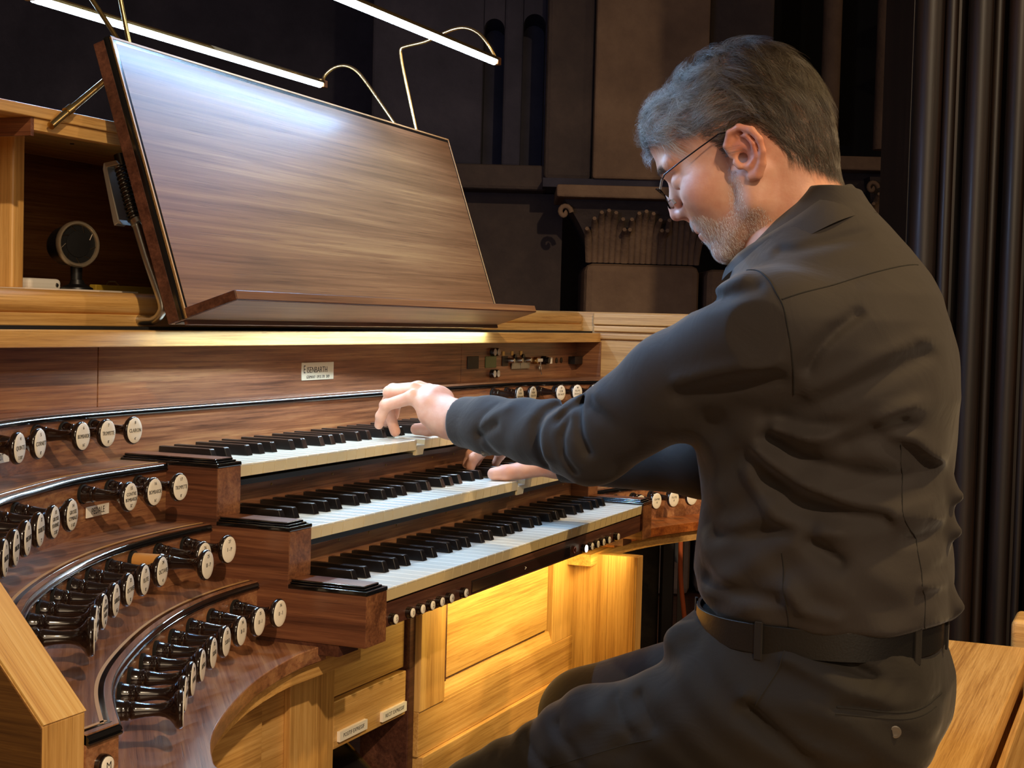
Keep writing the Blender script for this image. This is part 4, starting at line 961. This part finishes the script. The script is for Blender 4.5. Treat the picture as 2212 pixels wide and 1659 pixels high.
# ---- head, in its own frame: f forward, s towards the bass side, u up
HO = np.array([-265.9, 483.4]); hth = math.radians(31)
HF = np.array([math.cos(hth), -math.sin(hth)]); HU = np.array([math.sin(hth), math.cos(hth)])
def H2W(p):
    p = np.atleast_2d(p).astype(float); yz = HO+p[:, 0:1]*HF+p[:, 2:3]*HU
    return np.column_stack([XC-p[:, 1], yz[:, 0], yz[:, 1]])
h = 1.7
ax, P = grid((-125, 125, -95, 95, -175, 130), h); f, s, u = P
a_ = np.abs(s)+0*f
Q = (f, a_, u)
D = ell(P, (-10,0,40), (93, 72, 79))
D = smin(D, ell(P, (20,0,48), (74, 62, 54)), 14)
D = smin(D, ell(P, (36,0,-30), (58, 54, 72)), 26)
D = smin(D, ell(P, (-45,0,-10), (58, 62, 62)), 26)
D = smin(D, caps(Q, (2,56,-38), (8,54,-66), 14, 12), 18); D = smin(D, caps(Q, (8,54,-66), (66,16,-88), 12, 12), 18)
D = smin(D, ell(P, (76,0,-87), (15.5, 19, 15)), 12)
D = smin(D, ell(P, (72,0,-50), (23, 29, 26)), 14)
D = smin(D, ell(Q, (56,41,-20), (24, 17, 20)), 22)
D = smin(D, caps(Q, (91,8,33), (76,42,28), 9.5, 9), 12)
D = smin(D, ell(P, (62,0,70), (30, 46, 34)), 20)
D = smax(D, -ell(Q, (97,31,9), (19, 17, 13)), 10)
D = smin(D, caps(P, (91,0,16), (105,0,-8), 6.5, 7.2), 9)
D = smin(D, caps(P, (105,0,-8), (107,0,-18), 7.2, 8.8), 4)
D = smin(D, caps(Q, (100,8,-23), (90,13,-24), 6.6, 6), 6)
D = smin(D, caps(P, (98,0,-28), (91,0,-38), 4.5, 5), 5)
D = smax(D, -ell(Q, (100,7.5,-31), (7, 3.6, 4.2)), 2.5)
D = smin(D, chain(Q, [(90,0,-48), (88,12,-49), (78,25,-55)], [5.4, 5, 3], 4), 4)
D = smin(D, chain(Q, [(90.5,0,-60), (88,10,-60), (78,24,-57)], [5.6, 5, 3], 4), 4)
D = smax(D, -(np.sqrt(((f-99)/22)**2+((a_)/27)**2)-1)*10 if False else D*0-99, 1)
slit = np.maximum(np.abs(u+54.3+.004*a_*a_)-.9, np.maximum(a_-24, 78-f)); D = smax(D, -slit, 2)
# closed eyelids, the gaze is on the keys
D = smin(D, ell(Q, (75,31,6), (13.8, 14.5, 12.4)), 3.5)
lid = np.abs(np.sqrt((f-75)**2+(a_-31)**2+(u-6)**2)-13.2)
D = smax(D, -(np.maximum(np.maximum(np.abs(u+1.6+.012*(a_-31)**2)-.8, np.abs(a_-31)-12.5), 80-f)), 1.5)
D = smax(D, -(caps(Q, (72,49,8), (60,58,2), 1.2, 1.0)), 3); D = smax(D, -caps(Q, (86,20,-34), (72,33,-52), 1.4, 1.2), 5)
D = smax(D, -caps(Q, (84,18,-6), (72,36,-12), 1.2, .8), 5)
# neck
D = smin(D, caps(P, (-30,0,-48), (-8,0,-160), 54, 58), 22)
D = smin(D, caps(Q, (-14,54,-40), (40,18,-140), 11, 11), 14)
# ears
hx = [(3,73,-10),(3,76,2),(-8,80,12),(-21,84,11),(-32,87,0),(-35,87,-14),(-31,84,-27),(-22,79,-37),(-12,75,-45),(-4,73,-43)]
E = chain(Q, hx, [3.2,3.6,4,4.1,4.1,3.9,3.8,4.2,5,4], 2)
pl_ = ell(Q, (-15,76,-16), (17.5, 4.2, 27)); E = smin(E, pl_, 4)
E = smin(E, chain(Q, [(-14,82,4),(-24,84,-2),(-26,84,-14),(-22,81,-27),(-10,78,-32)], [2.2,2.8,3,2.8,2.4], 2), 3)
E = smin(E, caps(Q, (3,74,-20), (1,76,-26), 3.4, 3), 3)
E = smax(E, -ell(Q, (-8,82,-19), (8.5, 8.5, 10)), 2.5); E = smax(E, -ell(Q, (-13,85,2), (7, 4, 5)), 2)
D = smin(D, E, 5); D = smax(D, -ell(Q, (-7,78,-19), (5, 8, 6)), 2)
hp, hq = extract(ax, D, h); HD = D; HAX = ax
hw = H2W(hp)
# ---- hands: each finger its own chain, rooted inside the palm
def hand(palm, fingers, thumb, wrist, b, extra=None, h=1.3):
    ax, P = grid(b, h); D = None
    for pts, r in palm: D = chain(P, pts, r, 8) if D is None else smin(D, chain(P, pts, r, 8), 11)
    D = smin(D, chain(P, wrist[0], wrist[1], 14), 16)
    G = None
    for pts, r in fingers:
        c_ = chain(P, pts, r, 2.5)
        for j in (1, 2): c_ = smin(c_, np.sqrt((P[0]-pts[j][0])**2+(P[1]-pts[j][1])**2+(P[2]-pts[j][2])**2)-r[j]*1.07, 2)
        G = c_ if G is None else smin(G, c_, .8)
    D = smin(D, G, 4); D = smin(D, chain(P, thumb[0], thumb[1], 4), 6)
    return extract(ax, D, h)
Lp = [([(402,128,150),(395,152,168),(392,172,176)],[18,14,9.5]), ([(405,128,152),(410,154,174),(412,180,184)],[18,14,10]), ([(410,128,152),(428,154,176),(434,184,186)],[18,14,10]), ([(414,128,150),(444,152,172),(456,180,182)],[17,13,10]),
      ([(398,132,146),(392,150,152)],[15,11]), ([(420,130,146),(446,148,150)],[14,11])]
Lf = [([(391,171,176),(388,208,164),(391,217,149),(395,222,137)],[9,7.6,6.8,6]),
      ([(412,180,183),(408,214,180),(416,219,155),(425,213,127)],[9.6,8.2,7.6,7]),
      ([(434,184,185),(433,222,182),(438,236,160),(441,236,138)],[9.6,8.2,7.5,6.8]),
      ([(456,180,181),(458,216,180),(462,232,162),(465,236,145)],[9.4,8,7.3,6.6])]
Lt = ([(424,132,143),(446,158,134),(462,182,130),(470,204,128)],[13.5,11,9.6,8])
lp_, lq_ = hand(Lp, Lf, Lt, ([(392,70,146),(403,110,148),(406,130,151)],[24,23,20]), (355,490,55,255,110,205))
Rp = [([(590,50,87),(600,84,100),(604,112,104)],[17,14,10]), ([(588,50,87),(584,86,101),(584,116,105)],[18,14,10]), ([(586,50,87),(568,84,99),(566,112,102)],[18,13,9.6]), ([(592,50,86),(616,80,96),(622,104,98)],[16,12,9])]
Rf = [([(566,112,101),(562,142,98),(560,158,84),(559,162,72)],[9.2,8,7.3,6.8]),
      ([(584,116,104),(580,150,102),(578,170,88),(577,176,74)],[9.4,8.2,7.4,6.8]),
      ([(604,112,103),(603,148,101),(602,166,88),(601,172,75)],[9.2,8,7.3,6.6]),
      ([(622,104,98),(624,132,96),(625,146,84),(625,152,73)],[8.4,7.2,6.6,6])]
Rt = ([(574,58,78),(556,84,72),(544,102,69),(536,116,67)],[14,11.5,10.4,8.8])
rp_, rq_ = hand(Rp, Rf, Rt, ([(590,0,86),(590,30,86),(589,52,87)],[23,22,20]), (515,650,-20,200,50,125))
# inner body, hidden in the clothes, joins head and hands into one figure
h = 8.0; ax, P = grid((150, 640, -520, 120, -700, 430), h); X, Y, Z = P
D = chain(P, [(380,-385,-120),(380,-372,60),(380,-370,230),(380,-345,330),(380,-320,400)], [100,88,95,70,52], 40)
D = smin(D, caps(P, (250,-350,270), (510,-350,270), 40), 40)
D = smin(D, chain(P, [LS, LE, (395,85,146)], [38, 34, 25], 12), 20); D = smin(D, chain(P, [RS, RE, (589,20,86)], [38, 33, 24], 12), 20)
for pts in ([(285,-400,-150),(276,-270,-175),(268,-6,-306),(263,30,-690)], [(475,-400,-150),(488,-270,-165),(500,-45,-243),(498,-20,-690)]): D = smin(D, chain(P, pts, [66, 58, 48, 36], 20), 26)
D = smax(D, -(Z+216)*1.0+0*X, 4) if False else D
bp_, bq_ = extract(ax, D, h)
def merge(lst):
    P_, Q_, o = [], [], 0
    for p, q in lst: P_.append(p); Q_.append(q+o); o += len(p)
    return np.vstack(P_), np.vstack(Q_)
ap_, aq_ = merge([(hw, hq), (lp_, lq_), (rp_, rq_), (bp_, bq_)])
m, N, L, b = newmat('skin'); MAT['skin'] = m
at = N.new('ShaderNodeAttribute'); at.attribute_name = 'tone'; b.inputs['Roughness'].default_value = .5
b.inputs['Subsurface Weight'].default_value = .12; b.inputs['Subsurface Radius'].default_value = (.9, .35, .2); b.inputs['Subsurface Scale'].default_value = .006
tc = N.new('ShaderNodeTexCoord'); nz = N.new('ShaderNodeTexNoise'); nz.inputs['Scale'].default_value = 380; nz.inputs['Detail'].default_value = 4
nz2 = N.new('ShaderNodeTexNoise'); nz2.inputs['Scale'].default_value = 45; nz2.inputs['Detail'].default_value = 4
L.new(tc.outputs['Object'], nz.inputs['Vector']); L.new(tc.outputs['Object'], nz2.inputs['Vector'])
bpn = N.new('ShaderNodeBump'); bpn.inputs['Strength'].default_value = .25; bpn.inputs['Distance'].default_value = .0006; L.new(nz.outputs['Fac'], bpn.inputs['Height'])
bpn2 = N.new('ShaderNodeBump'); bpn2.inputs['Strength'].default_value = .25; bpn2.inputs['Distance'].default_value = .003; L.new(nz2.outputs['Fac'], bpn2.inputs['Height']); L.new(bpn.outputs['Normal'], bpn2.inputs['Normal'])
L.new(bpn2.outputs['Normal'], b.inputs['Normal'])
mx = N.new('ShaderNodeMix'); mx.data_type = 'RGBA'; mx.blend_type = 'MULTIPLY'; mx.inputs['Factor'].default_value = .35
rr = ramp(N, [(.35, '#d9a08c'), (.65, '#ffffff')]); L.new(nz2.outputs['Fac'], rr.inputs['Fac']); L.new(at.outputs['Color'], mx.inputs['A']); L.new(rr.outputs['Color'], mx.inputs['B']); L.new(mx.outputs['Result'], b.inputs['Base Color'])
body = meshobj('body', ap_, aq_, 'skin', man, relax_it=1)
tone = np.tile(np.array(lin('#e0aa8e'), np.float32), (len(ap_), 1)); nh = len(hw)
def blob(c, r, col, amt):
    global tone
    d2 = ((hp[:, 0]-c[0])/r[0])**2+((np.abs(hp[:, 1])-c[1])/r[1])**2+((hp[:, 2]-c[2])/r[2])**2; w_ = (np.exp(-d2)*amt)[:, None]
    tone[:nh] = tone[:nh]*(1-w_)+np.array(lin(col), np.float32)*w_
blob((-16,86,-16), (24, 14, 34), '#cf7458', .85); blob((106,0,-22), (12, 14, 14), '#cf8272', .7); blob((56,52,-20), (22, 18, 18), '#d08a72', .6)
blob((95,0,-49), (14, 24, 3.4), '#bf7a70', .9); blob((95,0,-59), (14, 21, 4.4), '#c27a70', .9)
blob((60,30,-85), (40, 40, 24), '#c3ab98', .4); blob((24,58,-50), (20, 14, 36), '#c5a189', .3)
tone[nh:nh+len(lp_)+len(rp_)] = np.array(lin('#d4a48c'), np.float32)
ca = body.data.color_attributes.new('tone', 'FLOAT_COLOR', 'POINT'); ca.data.foreach_set('color', tone.ravel())
for me_, d_ in ((body, 1),):
    pass
# eyebrows, hair, beard: real strands
def interpD(pts):
    i = [np.clip(((pts[:, k]-HAX[k][0])/1.7), 0, len(HAX[k])-1.001) for k in range(3)]; b0 = [np.floor(v).astype(int) for v in i]; fr = [i[k]-b0[k] for k in range(3)]; o = 0
    for a in (0, 1):
        for b_ in (0, 1):
            for c_ in (0, 1):
                w_ = (fr[0] if a else 1-fr[0])*(fr[1] if b_ else 1-fr[1])*(fr[2] if c_ else 1-fr[2]); o = o+w_*HD[b0[0]+a, b0[1]+b_, b0[2]+c_]
    return o
def gradD(p, e=2.0):
    g = np.column_stack([interpD(p+np.eye(3)[k]*e)-interpD(p-np.eye(3)[k]*e) for k in range(3)]); return g/(np.linalg.norm(g, axis=1)[:, None]+1e-9)
rng = np.random.default_rng(5)
HLf = [-125,-84,-68,-52,-40,-34,-8,3,13,20,30,50,70,88,105]; HLu = [-98,-92,-66,-44,-14,12,16,-6,-4,20,33,43,52,62,64]
tri_c = hp[hq].mean(1); ar = np.ones(len(tri_c))
def roots(mask, n):
    idx = np.nonzero(mask)[0]; k = rng.choice(idx, n); q = hp[hq[k]]; w_ = rng.dirichlet((1, 1, 1, 1), n); return (q*w_[:, :, None]).sum(1)
def strands(name, R_, dirf, Ls, lift, rad, cols, npt=6, wav=.18, tintf=None, clump=False):
    n = len(R_); p = R_.copy(); pts = np.zeros((n, npt, 3)); L_ = Ls(R_); jit = rng.normal(0, wav, (n, 3)); lf = lift(R_)*rng.uniform(.35, 1.0, n)
    if clump:
        K_ = 420; cc = R_[rng.choice(n, K_)]; cj = rng.normal(0, .34, (K_, 3)); cl_ = rng.uniform(.55, 1.25, K_); ci = np.array([int(np.argmin(((cc-q)**2).sum(1))) for q in R_]); jit = jit+cj[ci]; lf = lf*cl_[ci]
    ph = rng.uniform(0, 6.28, n)
    for j in range(npt):
        t = j/(npt-1); g = gradD(p); target = lf*math.sin(min(t*2.6, 1.57))+.2
        cur = interpD(p); p = p+g*((target-cur)*.8)[:, None]; pts[:, j] = p
        d_ = dirf(p)+jit+.25*np.column_stack([np.sin(ph+j), np.cos(ph*1.3+j), np.sin(ph*.7+j*1.3)])*wav*2; d_ = d_-g*(d_*g).sum(1)[:, None]; d_ /= np.linalg.norm(d_, axis=1)[:, None]+1e-9
        p = p+d_*(L_/(npt-1))[:, None]
    w_ = (H2W(pts.reshape(-1, 3))-np.array(man['org']))*.001
    cu = bpy.data.hair_curves.new(name); cu.add_curves([npt]*n); cu.points.foreach_set('position', w_.astype(np.float32).ravel())
    r_ = np.tile(np.linspace(1, .35, npt)*rad*.001, n).astype(np.float32); cu.points.foreach_set('radius', r_)
    from mathutils import noise as mn
    cn = np.array([mn.noise(Vector((float(q[0])*.11, float(q[1])*.11, float(q[2])*.11))) for q in R_])
    tv = tintf(R_)+cn*.42+rng.normal(0, .13, n) if tintf else rng.uniform(0, 1, n)
    ca = cu.attributes.new('tint', 'FLOAT', 'CURVE'); ca.data.foreach_set('value', np.clip(tv, 0, 1).astype(np.float32))
    o = bpy.data.objects.new(name, cu); C.objects.link(o); o.parent = man; o['kind'] = 'stuff'
    m, N, L, b = newmat(name+'_fibre'); at = N.new('ShaderNodeAttribute'); at.attribute_name = 'tint'; rp = ramp(N, cols); L.new(at.outputs['Fac'], rp.inputs['Fac']); L.new(rp.outputs['Color'], b.inputs['Base Color'])
    b.inputs['Roughness'].default_value = .38; b.inputs['Specular IOR Level'].default_value = .6; cu.materials.append(m); return o
hl = np.interp(tri_c[:, 0], HLf, HLu)
earmask = (np.abs(tri_c[:, 1]) > 73) & (tri_c[:, 0] > -40) & (tri_c[:, 0] < 6) & (tri_c[:, 2] < 16)
hm = (tri_c[:, 2] > hl+rng.normal(0, 2.0, len(hl))) & ~earmask & (tri_c[:, 2] > -100)
def hdir(p):
    sg = np.where(p[:, 1] >= -18, 1., -1.); f_, s_, u_ = p.T; d_ = np.zeros_like(p)
    top = np.clip((u_-62)/40, 0, 1); bk = np.clip((-f_-20)/40, 0, 1); fr = np.clip((f_-62)/22, 0, 1)
    side = np.column_stack([-.95+0*f_, 0*f_, -.30+0*f_]); tp = np.column_stack([-.25+0*f_, .95*sg, -.1+0*f_]); bc = np.column_stack([-.1+0*f_, .1*sg, -1+0*f_]); fc = np.column_stack([-.1+0*f_, .85*sg, -.45+0*f_])
    d_ = side*((1-top)*(1-bk)*(1-fr))[:, None]+tp*(top*(1-.5*bk))[:, None]+bc*bk[:, None]*1.2+fc*(fr*(1-.4*top))[:, None]; return d_
# dark scalp layer keeps the skin from showing through the hair
GREY = [(0, '#1f1711'), (.3, '#453829'), (.6, '#80776a'), (1, '#cfcbc2')]
tf_ = lambda p: .44+.34*np.clip((p[:, 0]+10)/80, -.5, 1)+.12*np.clip((-p[:, 2]+10)/50, 0, 1)
strands('hair', roots(hm, 30000), hdir, lambda p: 20+22*np.clip((p[:, 2]+10)/60, 0, 1)-6*np.clip((p[:, 0]-50)/40, 0, 1)-8*np.clip((-p[:, 2]-30)/30, 0, 1), lambda p: 3.0+9.5*np.clip((p[:, 2]+20)/60, 0, 1), .085, GREY, 7, .12, tf_, True)
strands('hair_underlayer', roots(hm, 16000), hdir, lambda p: 16+0*p[:, 0], lambda p: 2.2+3*np.clip((p[:, 2]+20)/60, 0, 1), .11, [(0, '#2b241d'), (.5, '#4a4138'), (1, '#6d655a')], 5, .25)
bl = np.interp(tri_c[:, 0], [-20, 4, 14, 24, 40, 58, 72, 84, 100], [-70, -40, -8, -30, -58, -58, -44, -38, -36])
bm_ = (tri_c[:, 2] < bl) & (tri_c[:, 2] > -112) & (tri_c[:, 0] > 2) & ~((np.abs(tri_c[:, 1]) < 23) & (tri_c[:, 2] < -45) & (tri_c[:, 2] > -65) & (tri_c[:, 0] > 76)) & (np.abs(tri_c[:, 1]) < 68)
def bdir(p): return np.column_stack([.25+0*p[:, 0], .1*np.sign(p[:, 1]), -1+0*p[:, 0]])
strands('beard', roots(bm_, 7500), bdir, lambda p: 2.4+3.4*np.clip((p[:, 0]-45)/30, 0, 1), lambda p: .8+1.2*np.clip((p[:, 0]-45)/30, 0, 1), .085, [(0, '#b3a99d'), (.4, '#d8d1c7'), (1, '#ffffff')], 4, .35)
em = (np.abs(np.abs(tri_c[:, 1])-26) < 17) & (np.abs(tri_c[:, 2]-(30-.012*(np.abs(tri_c[:, 1])-20)**2)) < 3.6) & (tri_c[:, 0] > 70)
strands('eyebrow', roots(em, 700), lambda p: np.column_stack([0*p[:, 0], np.sign(p[:, 1]), .25+0*p[:, 0]]), lambda p: 8+0*p[:, 0], lambda p: 2.0+0*p[:, 0], .08, [(0, '#2b2622'), (.5, '#5c544c'), (1, '#8f887e')], 4, .3)
# ---- glasses
gl = empty('eyeglasses', tuple(H2W((100, 0, 0))[0]), 'thin rimless glasses worn low on the nose', 'glasses')
def gt(pts, r, name, mat): return MB().tube([tuple(v) for v in H2W(pts)], r, 8).build(name, mat, gl, smooth=60)
MAT['wire'] = plain('gunmetal_wire', '#3a3438', .3, .9)
m, N, L, b = newmat('lens_glass'); b.inputs['Transmission Weight'].default_value = 1; b.inputs['Roughness'].default_value = .02; b.inputs['IOR'].default_value = 1.12; b.inputs['Base Color'].default_value = (.93, .92, .97, 1); MAT['lens'] = m
for sg in (-1, 1):
    gt([(88,sg*64,12),(82,sg*70,14),(60,sg*74,15.5),(30,sg*77,17),(4,sg*79,18),(-10,sg*80,13),(-16,sg*79,4)], .85, 'temple_arm', 'wire')
    vs = []; n = 32
    for k, off in enumerate((0, 1.6)):
        for i in range(n):
            a = 2*math.pi*i/n; ls, lu = 25*math.copysign(abs(math.cos(a))**.85, math.cos(a)), 14.5*math.copysign(abs(math.sin(a))**.8, math.sin(a)); vs.append((104+off-.0055*(ls+5)**2*0-.012*max(0, ls)**2*1.1-lu*-.12, sg*(34+ls), -2+lu))
    vw = H2W(vs); MB().add([tuple(v) for v in vw], [tuple(range(n))[::-1], tuple(range(n, 2*n))]+[(i, (i+1) % n, n+(i+1) % n, n+i) for i in range(n)]).build('lens', 'lens', gl, smooth=40)
    gt([(97,sg*59,5),(92,sg*63,9),(88,sg*65,12)], 1.4, 'hinge', 'chrome')
    gt([(105,sg*9,0),(103,sg*8,-2),(101,sg*8,-4)], .7, 'pad_arm', 'chrome'); gt([(102,sg*8.4,-2),(101,sg*8.6,-8)], 2.0, 'nose_pad', 'white')
gt([(106.5,-10,2),(108,-5,5),(108.5,0,6),(108,5,5),(106.5,10,2)], .9, 'bridge', 'chrome')
for x, y in ((262, 60), (498, 10)):
    MB().lathe([(0, 40), (14, 46), (30, 40), (40, 30)], (x, y, -700), (0, .1, -1), 20).build('trouser_hem', 'trousers', man, smooth=50)
    ax, P = grid((x-60, x+60, y-90, y+210, -790, -690), 5.0); D = chain(P, [(x,y-30,-750),(x,y+60,-755),(x,y+140,-765)], [40,38,32], 20); D = smax(D, -(P[2]+786)+0*P[0], 4)
    p_, q_ = extract(ax, D, 5.0); meshobj('shoe', p_, q_, 'leather', man)
